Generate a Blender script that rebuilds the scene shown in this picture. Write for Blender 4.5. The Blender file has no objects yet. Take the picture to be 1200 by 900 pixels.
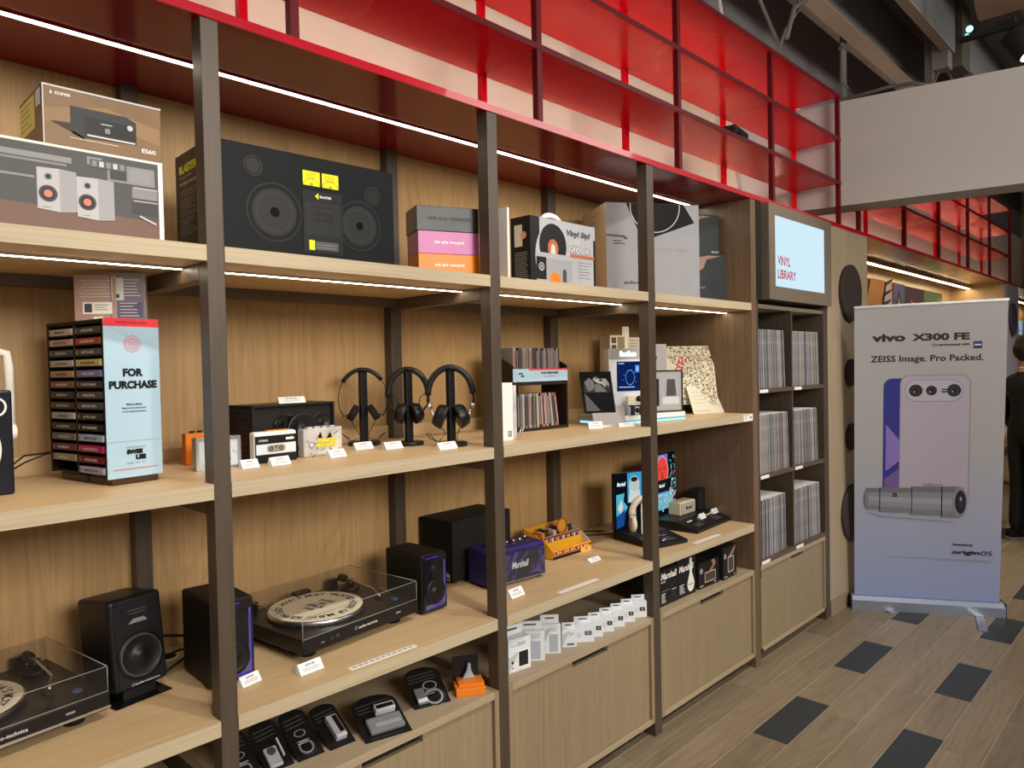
import bpy, bmesh, math, random
from mathutils import Matrix, Vector, noise
random.seed(7)
scene = bpy.context.scene
COL = scene.collection
PI = math.pi

# ---------------------------------------------------------------- camera
F_PX, YAW, PITCH, ROLL, DIST, EYE = 847.537, 0.7717499, 0.022782, -0.0209522, 1.723364, 1.6
cam_d = bpy.data.cameras.new('camera')
cam = bpy.data.objects.new('camera', cam_d)
COL.objects.link(cam)
cam_d.sensor_fit = 'HORIZONTAL'
cam_d.sensor_width = 36.0
cam_d.lens = 36.0 * F_PX / 1200.0
cam_d.clip_start = 0.05
cam_d.clip_end = 100
fw = Vector((math.cos(YAW) * math.cos(PITCH), math.sin(YAW) * math.cos(PITCH), -math.sin(PITCH)))
rt = Vector((math.sin(YAW), -math.cos(YAW), 0))
up = rt.cross(fw)
cr, sr = math.cos(ROLL), math.sin(ROLL)
R_ = cr * rt + sr * up
U_ = -sr * rt + cr * up
m = Matrix((R_, U_, -fw)).transposed().to_4x4()
m.translation = Vector((0, -DIST, EYE))
cam.matrix_world = m
scene.camera = cam

# ---------------------------------------------------------------- world, exposure
w = bpy.data.worlds.new('world')
scene.world = w
w.use_nodes = True
w.node_tree.nodes['Background'].inputs[0].default_value = (0.85, 0.9, 1.0, 1)
w.node_tree.nodes['Background'].inputs[1].default_value = 0.22
scene.view_settings.view_transform = 'Standard'
scene.view_settings.look = 'None'
scene.view_settings.gamma = 1
scene.view_settings.use_curve_mapping = False
scene.view_settings.exposure = -0.30

def spot(name, loc, target, energy, size=1.1, col=(1, 0.93, 0.84), rad=0.05, blend=0.6):
    d = bpy.data.lights.new(name, 'SPOT')
    d.energy = energy; d.color = col; d.spot_size = size; d.spot_blend = blend; d.shadow_soft_size = rad
    o = bpy.data.objects.new(name, d)
    COL.objects.link(o)
    o.location = loc
    o.rotation_euler = (Vector(target) - Vector(loc)).to_track_quat('-Z', 'Y').to_euler()
    return o

def area(name, loc, target, energy, sx, sy, col=(1, 0.95, 0.9)):
    d = bpy.data.lights.new(name, 'AREA')
    d.shape = 'RECTANGLE'; d.size = sx; d.size_y = sy; d.energy = energy; d.color = col
    o = bpy.data.objects.new(name, d)
    COL.objects.link(o)
    o.location = loc
    o.rotation_euler = (Vector(target) - Vector(loc)).to_track_quat('-Z', 'Y').to_euler()
    return o

# ceiling track spots over the aisle, aimed at the shelves
for sx in (-0.3, 0.9, 2.1, 3.3):
    spot('track_spot_light', (sx + 0.5, -1.75, 3.75), (sx + 0.45, 0.15, 0.95), 135, 0.95)
spot('track_spot_light', (4.4, -2.3, 3.8), (4.4, -0.8, 0), 40, 1.2)
spot('track_spot_light', (7.4, -1.2, 3.8), (7.4, -0.9, 0), 190, 1.3, (1, 0.86, 0.68))
spot('track_spot_light', (9.6, -1.4, 3.8), (9.6, -0.8, 0), 190, 1.3, (1, 0.86, 0.68))
spot('track_spot_light', (3.4, -2.4, 3.6), (5.0, -0.4, 1.2), 22, 0.9, (0.75, 0.84, 1))
area('fill_area_light', (1.0, -5.6, 3.2), (1.8, 0, 0.8), 350, 3.0, 1.4, (1, 0.91, 0.80))  # large unseen area light added as frontal fill for the lower shelves
area('fill_area_light', (6.0, -3.6, 3.9), (6.0, 0, 2.0), 90, 3, 1.2)  # second unseen fill light, added for the far stretch

# ---------------------------------------------------------------- materials
MATS = {}
def new_mat(name):
    mt = bpy.data.materials.new(name)
    mt.use_nodes = True
    return mt, mt.node_tree.nodes, mt.node_tree.links, mt.node_tree.nodes['Principled BSDF']

def plain(name, col, rough=0.5, metal=0.0, emit=None, es=0.0, var=0.0, alpha=1.0, coat=0.0, spec=0.5):
    if name in MATS: return MATS[name]
    if max(col) < .035 and spec == .5: spec = .3; col = tuple(c * .7 for c in col)
    mt, n, l, b = new_mat(name)
    b.inputs['Base Color'].default_value = (*col, 1)
    b.inputs['Roughness'].default_value = rough
    b.inputs['Metallic'].default_value = metal
    b.inputs['Coat Weight'].default_value = coat
    b.inputs['Specular IOR Level'].default_value = spec if (spec != .5 or metal) else .22
    if emit:
        b.inputs['Emission Color'].default_value = (*emit, 1)
        b.inputs['Emission Strength'].default_value = es
    # faint procedural unevenness in colour and gloss
    tc = n.new('ShaderNodeTexCoord'); nz = n.new('ShaderNodeTexNoise')
    nz.inputs['Scale'].default_value = 14; nz.inputs['Detail'].default_value = 3
    l.new(tc.outputs['Object'], nz.inputs['Vector'])
    mr = n.new('ShaderNodeMapRange')
    mr.inputs['To Min'].default_value = max(0.02, rough - 0.05 - var * .2); mr.inputs['To Max'].default_value = min(1, rough + 0.05 + var * .2)
    l.new(nz.outputs['Fac'], mr.inputs['Value']); l.new(mr.outputs['Result'], b.inputs['Roughness'])
    if var:
        mx = n.new('ShaderNodeMix'); mx.data_type = 'RGBA'
        mx.inputs[6].default_value = (*[c * (1 - var) for c in col], 1)
        mx.inputs[7].default_value = (*[min(1, c * (1 + var)) for c in col], 1)
        l.new(nz.outputs['Fac'], mx.inputs[0]); l.new(mx.outputs[2], b.inputs['Base Color'])
    if alpha < 1:
        b.inputs['Alpha'].default_value = alpha
    MATS[name] = mt
    return mt

def emis(name, col, st):
    if name in MATS: return MATS[name]
    mt, n, l, b = new_mat(name)
    n.remove(b)
    e = n.new('ShaderNodeEmission'); e.inputs[0].default_value = (*col, 1); e.inputs[1].default_value = st
    l.new(e.outputs[0], n['Material Output'].inputs[0])
    MATS[name] = mt
    return mt

def wood(name, base, dark, axis='z', rough=0.45, fine=1.0, cath=0.5, rnd=0.0, coat=0.0):
    """straight veneer grain along one object axis, with wide cathedral figures"""
    if name in MATS: return MATS[name]
    mt, n, l, b = new_mat(name)
    tc = n.new('ShaderNodeTexCoord')
    vec = tc.outputs['Object']
    if rnd:
        oi = n.new('ShaderNodeObjectInfo'); ad = n.new('ShaderNodeVectorMath'); ad.operation = 'MULTIPLY_ADD'
        cb = n.new('ShaderNodeCombineXYZ')
        for i in range(3): l.new(oi.outputs['Random'], cb.inputs[i])
        l.new(cb.outputs[0], ad.inputs[0]); ad.inputs[1].default_value = (17, 23, 31); l.new(vec, ad.inputs[2])
        vec = ad.outputs[0]
    def mapped(sc):
        mp = n.new('ShaderNodeMapping')
        mp.inputs['Scale'].default_value = sc
        l.new(vec, mp.inputs['Vector'])
        return mp.outputs[0]
    lo = {'x': (1, 1, 1), 'y': (1, 1, 1), 'z': (1, 1, 1)}
    def sc(a, c):
        v = [a, a, a]; v['xyz'.index(axis)] = c
        return v
    n1 = n.new('ShaderNodeTexNoise'); n1.inputs['Scale'].default_value = 1; n1.inputs['Detail'].default_value = 4; n1.inputs['Roughness'].default_value = 0.65
    l.new(mapped(sc(95 * fine, 1.6)), n1.inputs['Vector'])
    n2 = n.new('ShaderNodeTexNoise'); n2.inputs['Scale'].default_value = 1; n2.inputs['Detail'].default_value = 2
    l.new(mapped(sc(9 * fine, 0.7)), n2.inputs['Vector'])
    # cathedral rings: sine of distorted distance
    n3 = n.new('ShaderNodeTexNoise'); n3.inputs['Scale'].default_value = 1; n3.inputs['Detail'].default_value = 1; n3.inputs['Roughness'].default_value = 0.4
    l.new(mapped(sc(4.2, 0.75)), n3.inputs['Vector'])
    ml = n.new('ShaderNodeMath'); ml.operation = 'MULTIPLY'; ml.inputs[1].default_value = 95
    l.new(n3.outputs['Fac'], ml.inputs[0])
    sn = n.new('ShaderNodeMath'); sn.operation = 'SINE'; l.new(ml.outputs[0], sn.inputs[0])
    pw = n.new('ShaderNodeMapRange'); pw.inputs['From Min'].default_value = 0.1; pw.inputs['From Max'].default_value = 1; l.new(sn.outputs[0], pw.inputs['Value'])
    a1 = n.new('ShaderNodeMath'); a1.operation = 'MULTIPLY_ADD'; a1.inputs[1].default_value = cath * 0.35; l.new(pw.outputs[0], a1.inputs[0])
    mm = n.new('ShaderNodeMapRange'); mm.inputs['From Min'].default_value = 0.33; mm.inputs['From Max'].default_value = 0.67
    l.new(n1.outputs['Fac'], mm.inputs['Value'])
    a0 = n.new('ShaderNodeMath'); a0.operation = 'MULTIPLY_ADD'; a0.inputs[1].default_value = 0.5; l.new(mm.outputs[0], a0.inputs[0])
    m2 = n.new('ShaderNodeMath'); m2.operation = 'MULTIPLY'; m2.inputs[1].default_value = 0.35; l.new(n2.outputs['Fac'], m2.inputs[0])
    l.new(m2.outputs[0], a0.inputs[2]); l.new(a0.outputs[0], a1.inputs[2])
    mx = n.new('ShaderNodeMix'); mx.data_type = 'RGBA'
    mx.inputs[6].default_value = (*base, 1); mx.inputs[7].default_value = (*dark, 1)
    l.new(a1.outputs[0], mx.inputs[0])
    out = mx.outputs[2]
    if rnd:
        hs = n.new('ShaderNodeHueSaturation'); mr = n.new('ShaderNodeMapRange')
        mr.inputs['To Min'].default_value = 1 - rnd; mr.inputs['To Max'].default_value = 1 + rnd
        l.new(oi.outputs['Random'], mr.inputs['Value']); l.new(mr.outputs[0], hs.inputs['Value']); l.new(out, hs.inputs['Color'])
        out = hs.outputs[0]
    l.new(out, b.inputs['Base Color'])
    b.inputs['Roughness'].default_value = rough
    b.inputs['Coat Weight'].default_value = coat
    b.inputs['Coat Roughness'].default_value = 0.12
    bp = n.new('ShaderNodeBump'); bp.inputs['Strength'].default_value = 0.12; bp.inputs['Distance'].default_value = 0.001
    l.new(n1.outputs['Fac'], bp.inputs['Height']); l.new(bp.outputs[0], b.inputs['Normal'])
    MATS[name] = mt
    return mt

OAK = wood('oak_veneer_vertical', (0.50, 0.325, 0.145), (0.32, 0.19, 0.075), 'z', 0.55, 1.0, 0.6)
OAKX = wood('oak_board', (0.68, 0.49, 0.28), (0.50, 0.335, 0.165), 'x', 0.42, 0.8, 0.35)
EDGE = wood('ply_edge', (0.54, 0.46, 0.32), (0.32, 0.255, 0.16), 'x', 0.55, 1.6, 0.0)
CAB = wood('cabinet_oak', (0.31, 0.245, 0.15), (0.21, 0.162, 0.098), 'z', 0.5, 1.0, 0.3)
CABX = wood('cabinet_oak_rail', (0.40, 0.32, 0.21), (0.30, 0.235, 0.15), 'x', 0.5, 1.0, 0.1)
WAL = wood('walnut_post', (0.090, 0.067, 0.047), (0.045, 0.032, 0.023), 'z', 0.42, 1.0, 0.2)
WALY = wood('walnut_bracket', (0.125, 0.085, 0.06), (0.07, 0.046, 0.032), 'y', 0.42, 1.0, 0.1)
PANELD = wood('walnut_panel', (0.19, 0.125, 0.078), (0.085, 0.052, 0.032), 'z', 0.36, 0.5, 0.2)
GREYOAK = wood('smoked_oak_panel', (0.20, 0.165, 0.125), (0.12, 0.094, 0.068), 'z', 0.45, 0.8, 0.1)
PLANK = wood('floor_plank_wood', (0.29, 0.225, 0.15), (0.15, 0.113, 0.073), 'x', 0.4, 0.7, 0.5, 0.14)
SLATE = plain('dark_slate_tile', (0.035, 0.04, 0.045), 0.42, var=0.25)
RED = plain('red_lacquer', (0.74, 0.001, 0.014), 0.26, var=0.04, spec=0.14)
for _nd in RED.node_tree.nodes:
    if _nd.type == 'TEX_NOISE': _nd.inputs['Scale'].default_value = 0.8
DRED = plain('dark_red_steel', (0.11, 0.003, 0.008), 0.4, spec=0.2)
SOFF = plain('maroon_gloss_soffit', (0.20, 0.004, 0.007), 0.14, spec=0.3)
BLK = plain('black_plastic', (0.012, 0.012, 0.014), 0.38)
BLKG = plain('gloss_black', (0.008, 0.008, 0.01), 0.08)
BLKM = plain('matt_black', (0.012, 0.0115, 0.011), 0.7)
RUB = plain('black_rubber', (0.015, 0.015, 0.016), 0.6)
DGREY = plain('dark_grey', (0.06, 0.062, 0.066), 0.5)
MGREY = plain('mid_grey', (0.25, 0.25, 0.255), 0.5)
LGREY = plain('light_grey', (0.55, 0.56, 0.58), 0.45)
WHITE = plain('white', (0.82, 0.82, 0.80), 0.4)
CARD = plain('white_card', (0.80, 0.79, 0.76), 0.6)
CREAM = plain('cream_card', (0.72, 0.66, 0.52), 0.5)
ALU = plain('brushed_aluminium', (0.62, 0.63, 0.65), 0.28, 1.0)
CHR = plain('chrome', (0.8, 0.8, 0.82), 0.12, 1.0)
YEL = plain('yellow_print', (0.85, 0.66, 0.02), 0.4)
GOLD = plain('golden_print', (0.75, 0.45, 0.08), 0.4)
ORG = plain('orange_plastic', (0.72, 0.20, 0.02), 0.35)
INK = plain('black_ink', (0.01, 0.01, 0.011), 0.45)
REDI = plain('red_ink', (0.65, 0.03, 0.045), 0.45)
BLUI = plain('navy_ink', (0.012, 0.025, 0.16), 0.4)
PLASTER = plain('pale_plaster', (0.74, 0.62, 0.52), 0.75, var=0.04)
PLASTERG = plain('white_plaster', (0.42, 0.41, 0.41), 0.75, var=0.03)
CEIL = plain('dark_grey_ceiling', (0.19, 0.19, 0.195), 0.8, var=0.15)
PIPE = plain('grey_conduit', (0.13, 0.125, 0.12), 0.5)
LED = emis('led_strip', (1.0, 0.90, 0.74), 17)
LEDA = emis('led_strip_shelf', (1.0, 0.84, 0.60), 25)
LEDW = emis('led_uplight', (1.0, 0.78, 0.60), 40)

# ---------------------------------------------------------------- mesh building
class MB:
    def __init__(self):
        self.v = []; self.f = []; self.m = []; self.s = []; self.mats = []; self.T = Matrix()
    def mi(self, mat):
        if mat not in self.mats: self.mats.append(mat)
        return self.mats.index(mat)
    def add(self, vs, fs, mat, smooth=False):
        o = len(self.v); i = self.mi(mat)
        self.v += [tuple(self.T @ Vector(p)) for p in vs]
        for f in fs:
            self.f.append(tuple(o + k for k in f)); self.m.append(i); self.s.append(smooth)
        return self
    def box(self, x0, y0, z0, x1, y1, z1, mat):
        vs = [(x0, y0, z0), (x1, y0, z0), (x1, y1, z0), (x0, y1, z0), (x0, y0, z1), (x1, y0, z1), (x1, y1, z1), (x0, y1, z1)]
        return self.add(vs, [(0, 3, 2, 1), (4, 5, 6, 7), (0, 1, 5, 4), (1, 2, 6, 5), (2, 3, 7, 6), (3, 0, 4, 7)], mat)
    def prism(self, pts, a, b, mat, axis='y', smooth=False):
        """polygon pts extruded from a to b along axis; pts are in the two other axes"""
        n = len(pts)
        def P(p, t):
            return {'y': (p[0], t, p[1]), 'z': (p[0], p[1], t), 'x': (t, p[0], p[1])}[axis]
        vs = [P(p, a) for p in pts] + [P(p, b) for p in pts]
        fs = [tuple(range(n)), tuple(range(2 * n - 1, n - 1, -1))]
        o = len(self.v); i = self.mi(mat)
        self.v += [tuple(self.T @ Vector(p)) for p in vs]
        for f in fs: self.f.append(tuple(o + k for k in f)); self.m.append(i); self.s.append(False)
        for k in range(n):
            k2 = (k + 1) % n
            self.f.append((o + k, o + n + k, o + n + k2, o + k2)); self.m.append(i); self.s.append(smooth)
        return self
    def cyl(self, c, r, h, mat, axis='z', seg=24, r2=None, smooth=True):
        r2 = r if r2 is None else r2
        vs = []
        for t, rr in ((0, r), (h, r2)):
            for k in range(seg):
                a = 2 * PI * k / seg; p, q = rr * math.cos(a), rr * math.sin(a)
                vs.append({'z': (c[0] + p, c[1] + q, c[2] + t), 'y': (c[0] + p, c[1] + t, c[2] + q), 'x': (c[0] + t, c[1] + p, c[2] + q)}[axis])
        self.add(vs, [tuple(range(seg)), tuple(range(2 * seg - 1, seg - 1, -1))], mat)
        o = len(self.v) - 2 * seg; i = self.mi(mat)
        for k in range(seg):
            k2 = (k + 1) % seg
            self.f.append((o + k, o + seg + k, o + seg + k2, o + k2)); self.m.append(i); self.s.append(smooth)
        return self
    def lathe(self, prof, c, mat, axis='z', seg=32, smooth=True):
        """profile of (radius, along) points revolved about axis through c"""
        vs = []
        for r, t in prof:
            for k in range(seg):
                a = 2 * PI * k / seg; p, q = r * math.cos(a), r * math.sin(a)
                vs.append({'z': (c[0] + p, c[1] + q, c[2] + t), 'y': (c[0] + p, c[1] + t, c[2] + q), 'x': (c[0] + t, c[1] + p, c[2] + q)}[axis])
        fs = []
        for j in range(len(prof) - 1):
            for k in range(seg):
                k2 = (k + 1) % seg
                fs.append((j * seg + k, j * seg + k2, (j + 1) * seg + k2, (j + 1) * seg + k))
        return self.add(vs, fs, mat, smooth)
    def tube(self, pts, r, mat, seg=8, closed=False, flat=1.0):
        pts = [Vector(p) for p in pts]; n = len(pts); vs = []
        prev = None
        for i, p in enumerate(pts):
            if closed: t = pts[(i + 1) % n] - pts[i - 1]
            else: t = pts[min(i + 1, n - 1)] - pts[max(i - 1, 0)]
            t.normalize()
            if prev is None:
                u = t.cross(Vector((0, 0, 1)))
                if u.length < 1e-3: u = t.cross(Vector((0, 1, 0)))
            else:
                u = prev - t * prev.dot(t)
            u.normalize(); prev = u; q = t.cross(u)
            rr = r[i] if isinstance(r, (list, tuple)) else r
            for k in range(seg):
                a = 2 * PI * k / seg
                vs.append(tuple(p + u * (rr * math.cos(a)) + q * (rr * flat * math.sin(a))))
        fs = []
        for i in range(n if closed else n - 1):
            j = (i + 1) % n
            for k in range(seg):
                k2 = (k + 1) % seg
                fs.append((i * seg + k, i * seg + k2, j * seg + k2, j * seg + k))
        if not closed:
            fs.append(tuple(range(seg))); fs.append(tuple(range(n * seg - 1, (n - 1) * seg - 1, -1)))
        return self.add(vs, fs, mat, True)
    def ball(self, c, r, mat, seg=16, sc=(1, 1, 1)):
        vs = []; rings = seg // 2
        for i in range(1, rings):
            th = PI * i / rings
            for k in range(seg):
                a = 2 * PI * k / seg
                vs.append((c[0] + r * sc[0] * math.sin(th) * math.cos(a), c[1] + r * sc[1] * math.sin(th) * math.sin(a), c[2] + r * sc[2] * math.cos(th)))
        vs += [(c[0], c[1], c[2] + r * sc[2]), (c[0], c[1], c[2] - r * sc[2])]
        T, B = len(vs) - 2, len(vs) - 1; fs = []
        for k in range(seg):
            k2 = (k + 1) % seg
            fs.append((T, k, k2)); fs.append((B, (rings - 2) * seg + k2, (rings - 2) * seg + k))
            for i in range(rings - 2):
                fs.append((i * seg + k, (i + 1) * seg + k, (i + 1) * seg + k2, i * seg + k2))
        return self.add(vs, fs, mat, True)
    def mesh(self, name):
        me = bpy.data.meshes.new(name)
        me.from_pydata(self.v, [], self.f)
        for mt in self.mats: me.materials.append(mt)
        me.polygons.foreach_set('material_index', self.m)
        me.polygons.foreach_set('use_smooth', self.s)
        bm = bmesh.new(); bm.from_mesh(me)
        bmesh.ops.recalc_face_normals(bm, faces=bm.faces)
        bm.to_mesh(me); bm.free()
        me.update()
        return me
    def build(self, name, parent=None, loc=None, rot=None, bevel=0.0, label=None, seg=2):
        o = bpy.data.objects.new(name, self.mesh(name))
        COL.objects.link(o)
        if loc: o.location = loc
        if rot: o.rotation_euler = rot
        if parent: o.parent = parent
        if label: o['label'] = label
        if bevel:
            bv = o.modifiers.new('bevel', 'BEVEL'); bv.width = bevel; bv.segments = seg
            bv.limit_method = 'ANGLE'; bv.angle_limit = 0.7; bv.harden_normals = False
        return o

def B(*a):  # one box mesh
    return MB().box(*a)

def thing(name, label, cat, loc=(0, 0, 0), rot=0.0, group=None):
    o = bpy.data.objects.new(name, None); COL.objects.link(o)
    o.empty_display_size = 0.05
    o.location = loc; o.rotation_euler = (0, 0, math.radians(rot)) if not isinstance(rot, tuple) else rot
    o['label'] = label; o['category'] = cat
    if group: o['group'] = group
    return o

def tag(o, label, cat, group=None):
    o['label'] = label; o['category'] = cat
    if group: o['group'] = group
    return o

def struct(o, label=None):
    o['kind'] = 'structure'
    if label: o['label'] = label
    return o

_txt = {}
def text_mesh(s, bold=0.0, shear=0.0):
    k = (s, bold, shear)
    if k in _txt: return _txt[k]
    cu = bpy.data.curves.new('lettering', 'FONT'); cu.body = s; cu.size = 1; cu.offset = bold; cu.shear = shear
    cu.resolution_u = 2 if len(s) > 12 else 3
    ob = bpy.data.objects.new('lettering', cu); COL.objects.link(ob)
    bpy.context.view_layer.update()
    me = bpy.data.meshes.new_from_object(ob.evaluated_get(bpy.context.evaluated_depsgraph_get()))
    vs = [tuple(v.co) for v in me.vertices]; fs = [tuple(p.vertices) for p in me.polygons]
    bpy.data.objects.remove(ob); bpy.data.meshes.remove(me)
    xs = [v[0] for v in vs] or [0, 1]; ys = [v[1] for v in vs] or [0, 1]
    _txt[k] = (vs, fs, min(xs), max(xs), min(ys), max(ys))
    return _txt[k]

class Print(MB):
    """flat print laid on a face: u to the right, v up, each layer 0.25 mm proud"""
    def __init__(self, o=(0, 0, 0), u=(1, 0, 0), v=(0, 0, 1), step=0.00007):
        super().__init__()
        u = Vector(u).normalized(); v = Vector(v).normalized(); nn = u.cross(v)
        self.T = Matrix((u, v, nn)).transposed().to_4x4(); self.T.translation = Vector(o)
        self.z = 0.0002; self.step = step
    def nx(self): self.z += self.step; return self
    def poly(self, pts, mat):
        self.nx(); return self.add([(p[0], p[1], self.z) for p in pts], [tuple(range(len(pts)))], mat)
    def rect(self, a, b, c, d, mat): return self.poly([(a, b), (c, b), (c, d), (a, d)], mat)
    def disc(self, x, y, r, mat, ry=None, seg=28):
        ry = r if ry is None else ry
        return self.poly([(x + r * math.cos(2 * PI * k / seg), y + ry * math.sin(2 * PI * k / seg)) for k in range(seg)], mat)
    def ring(self, x, y, r0, r1, mat, seg=32, asp=1.0):
        self.nx(); vs = []
        for r in (r0, r1):
            vs += [(x + r * math.cos(2 * PI * k / seg), y + asp * r * math.sin(2 * PI * k / seg), self.z) for k in range(seg)]
        return self.add(vs, [(k, (k + 1) % seg, seg + (k + 1) % seg, seg + k) for k in range(seg)], mat)
    def rrect(self, a, b, c, d, r, mat, seg=5):
        pts = []
        for cx, cy, s in ((c - r, b + r, -PI / 2), (c - r, d - r, 0), (a + r, d - r, PI / 2), (a + r, b + r, PI)):
            pts += [(cx + r * math.cos(s + PI / 2 * k / seg), cy + r * math.sin(s + PI / 2 * k / seg)) for k in range(seg + 1)]
        return self.poly(pts, mat)
    def line(self, x0, y0, x1, y1, wd, mat):
        dx, dy = x1 - x0, y1 - y0; L = math.hypot(dx, dy) or 1; px, py = -dy / L * wd / 2, dx / L * wd / 2
        return self.poly([(x0 - px, y0 - py), (x1 - px, y1 - py), (x1 + px, y1 + py), (x0 + px, y0 + py)], mat)
    def text(self, s, x, y, h=None, w=None, mat=None, align='l', bold=0.0, rot=0.0, shear=0.0):
        """h: height of the ink box; w: its width (keeps aspect when one is None)"""
        vs, fs, x0, x1, y0, y1 = text_mesh(s, bold, shear)
        if not vs: return self
        sy = h / (y1 - y0) if h else None; sx = w / (x1 - x0) if w else None
        if sy is None: sy = sx
        if sx is None: sx = sy
        W = (x1 - x0) * sx; off = {'l': 0, 'c': -W / 2, 'r': -W}[align]
        self.nx(); c, s_ = math.cos(rot), math.sin(rot); out = []
        for p in vs:
            a = (p[0] - x0) * sx + off; b = (p[1] - y0) * sy
            out.append((x + a * c - b * s_, y + a * s_ + b * c, self.z))
        return self.add(out, fs, mat)
    def fake_lines(self, x, y, w, n, pitch, th, mat, ragged=0.35, align='l'):
        """lines of print too small to read"""
        self.nx()
        rnd = random.Random(int(abs(x * 1e4) + abs(y * 1e4)) + n)
        for i in range(n):
            ww = w * (1 - ragged * rnd.random()); a = x if align == 'l' else x - ww / 2
            yy = y - i * pitch
            self.add([(a, yy, self.z), (a + ww, yy, self.z), (a + ww, yy + th, self.z), (a, yy + th, self.z)], [(0, 1, 2, 3)], mat)
        return self
    def arc_text(self, s, x, y, r, h, a0, a1, mat, flip=False, bold=0.0):
        """letters set round a circle from angle a0 to a1 (radians, clockwise = decreasing)"""
        n = len(s); self.nx()
        for i, ch in enumerate(s):
            if ch == ' ': continue
            a = a0 + (a1 - a0) * (i + 0.5) / n
            vs, fs, x0, x1, y0, y1 = text_mesh(ch, bold)
            k = h / 0.7
            rot = a - PI / 2 if not flip else a + PI / 2
            c, s_ = math.cos(rot), math.sin(rot)
            out = []
            for p in vs:
                p0 = (p[0] - (x0 + x1) / 2) * k; p1 = p[1] * k - h / 2
                out.append((x + r * math.cos(a) + p0 * c - p1 * s_, y + r * math.sin(a) + p0 * s_ + p1 * c, self.z))
            self.add(out, fs, mat)
        return self
    def build(self, name, parent=None, **k):
        if not self.v: return None
        return super().build(name, parent, **k)

# ================================================================ THE SETTING
ZA, ZB, ZC, ZD = 1.908, 1.335, 0.759, 0.517     # tops of the shelf boards and of the cabinets
ZT = 2.45                                        # underside of the soffit
PX = [(-0.207, -0.162), (0.738, 0.781), (1.6785, 1.7237), (2.611, 2.663), (3.560, 3.621)]
DEP = 0.60

# floor: planks laid along the shelves, every third row set with dark tiles
RW = 0.156
fb = struct(B(-1.5, -6.5, -0.05, 15, 0.75, -0.0012, plain('grout', (0.42, 0.36, 0.28), 0.8)).build('floor'), 'wood look plank floor with dark rectangular tiles')
MESH = {}
def cached(key, fn):
    if key not in MESH: MESH[key] = fn()
    return MESH[key]
def floor_piece(name, x0, x1, y0, mat):
    g = 0.0016
    L = round(x1 - x0, 3)
    me = cached((name, L), lambda: B(g, g, -0.004, L - g, RW - g, 0.0, mat).mesh(name))
    o = bpy.data.objects.new(name, me); COL.objects.link(o)
    o.location = (x0, y0, 0); o.parent = fb
    return o
count = 0
rr = random.Random(3)
for r in range(0, 20):
    y0 = -0.131 - RW * (r + 1)
    k = r % 3
    if k == 1:   # alternating short plank and dark tile, starting x = 2.921
        i = -3
        while True:
            xs = 2.921 + 0.4645 * i
            if xs > 9.6: break
            if xs > 0.8 + 0.0 * r and count < 560:
                floor_piece('dark_floor_tile' if i % 2 == 0 else 'floor_plank', xs, xs + 0.4645, y0, SLATE if i % 2 == 0 else PLANK); count += 1
            i += 1
    else:
        xs = 0.98 + (0.47 if k == 2 else 0.0) + 0.0
        while xs < 9.6:
            floor_piece('floor_plank', xs, xs + 0.929, y0, PLANK); xs += 0.929; count += 1
for r in range(0, 2):
    y0 = -0.131 + RW * r
    xs = 0.52
    while xs < 9.6:
        floor_piece('floor_plank', xs, xs + 0.929, y0, PLANK); xs += 0.929
far = B(9.62, -6, -0.004, 15, 0.7, -0.001, PLANK).build('far_planks', fb)
far['kind'] = 'stuff'

# walls
wb = struct(B(-1.5, 0.60, 0.0, 3.62, 0.64, ZT, OAK).build('wall_back'), 'oak veneer back wall behind the shelves')
for i in range(1, 5):   # vertical joint grooves read as thin dark reveals between the veneer sheets
    pass
struct(B(-1.5, 0.66, 3.62, 15, 0.70, 4.4, CEIL).build('wall_upper'), 'dark upper wall above the plaster')
struct(B(-1.5, 0.66, 0.0, 15, 0.70, 3.62, PLASTER).build('wall_plaster'), 'pale plaster wall above the red racks')
wl = struct(B(-1.54, -6.5, 0, -1.5, 0.7, 4.4, PLASTERG).build('wall_left'))
wf = struct(B(-1.5, -6.54, 0, 15, -6.5, 4.4, PLASTERG).build('wall_front'))
we = struct(B(15.0, -6.5, 0, 15.04, 0.7, 4.4, plain('far_wall_brown', (0.16, 0.10, 0.06), 0.7, var=0.2)).build('wall_right'))
ce = struct(B(-1.5, -6.5, 4.4, 15, 0.7, 4.45, CEIL).build('ceiling'), 'dark grey exposed concrete ceiling')

# the circle panel right of the record cabinet, a part of the wall
cp = struct(B(4.585, 0.0, 0.10, 5.31, 0.60, ZT, wood('pale_oak_panel', (0.42, 0.34, 0.235), (0.29, 0.22, 0.145), 'z', 0.45, 0.8, 0.2)).build('wall_panel'), 'pale oak wall panel carrying dark round discs')
struct(B(4.585, -0.006, 0.0, 5.31, 0.58, 0.10, CAB).build('baseboard_panel'))
DISC = plain('dark_brown_disc', (0.045, 0.036, 0.034), 0.45, var=0.1)
for cz, r_, lab in ((2.04, 0.185, 'large dark brown disc at the top of the oak panel right of the lightbox'),
                    (1.522, 0.088, 'small dark brown disc on the oak panel, second from the top'),
                    (1.10, 0.088, 'small dark brown disc on the oak panel, third from the top'),
                    (0.60, 0.185, 'large dark brown disc low on the oak panel beside the roll-up banner')):
    o = MB().cyl((0, -0.022, 0), r_, 0.022, DISC, 'y', 48).build('wall_disc', loc=(4.955, 0.0, cz), bevel=0.003)
    tag(o, lab, 'disc', 'round discs on the oak panel')

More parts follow.
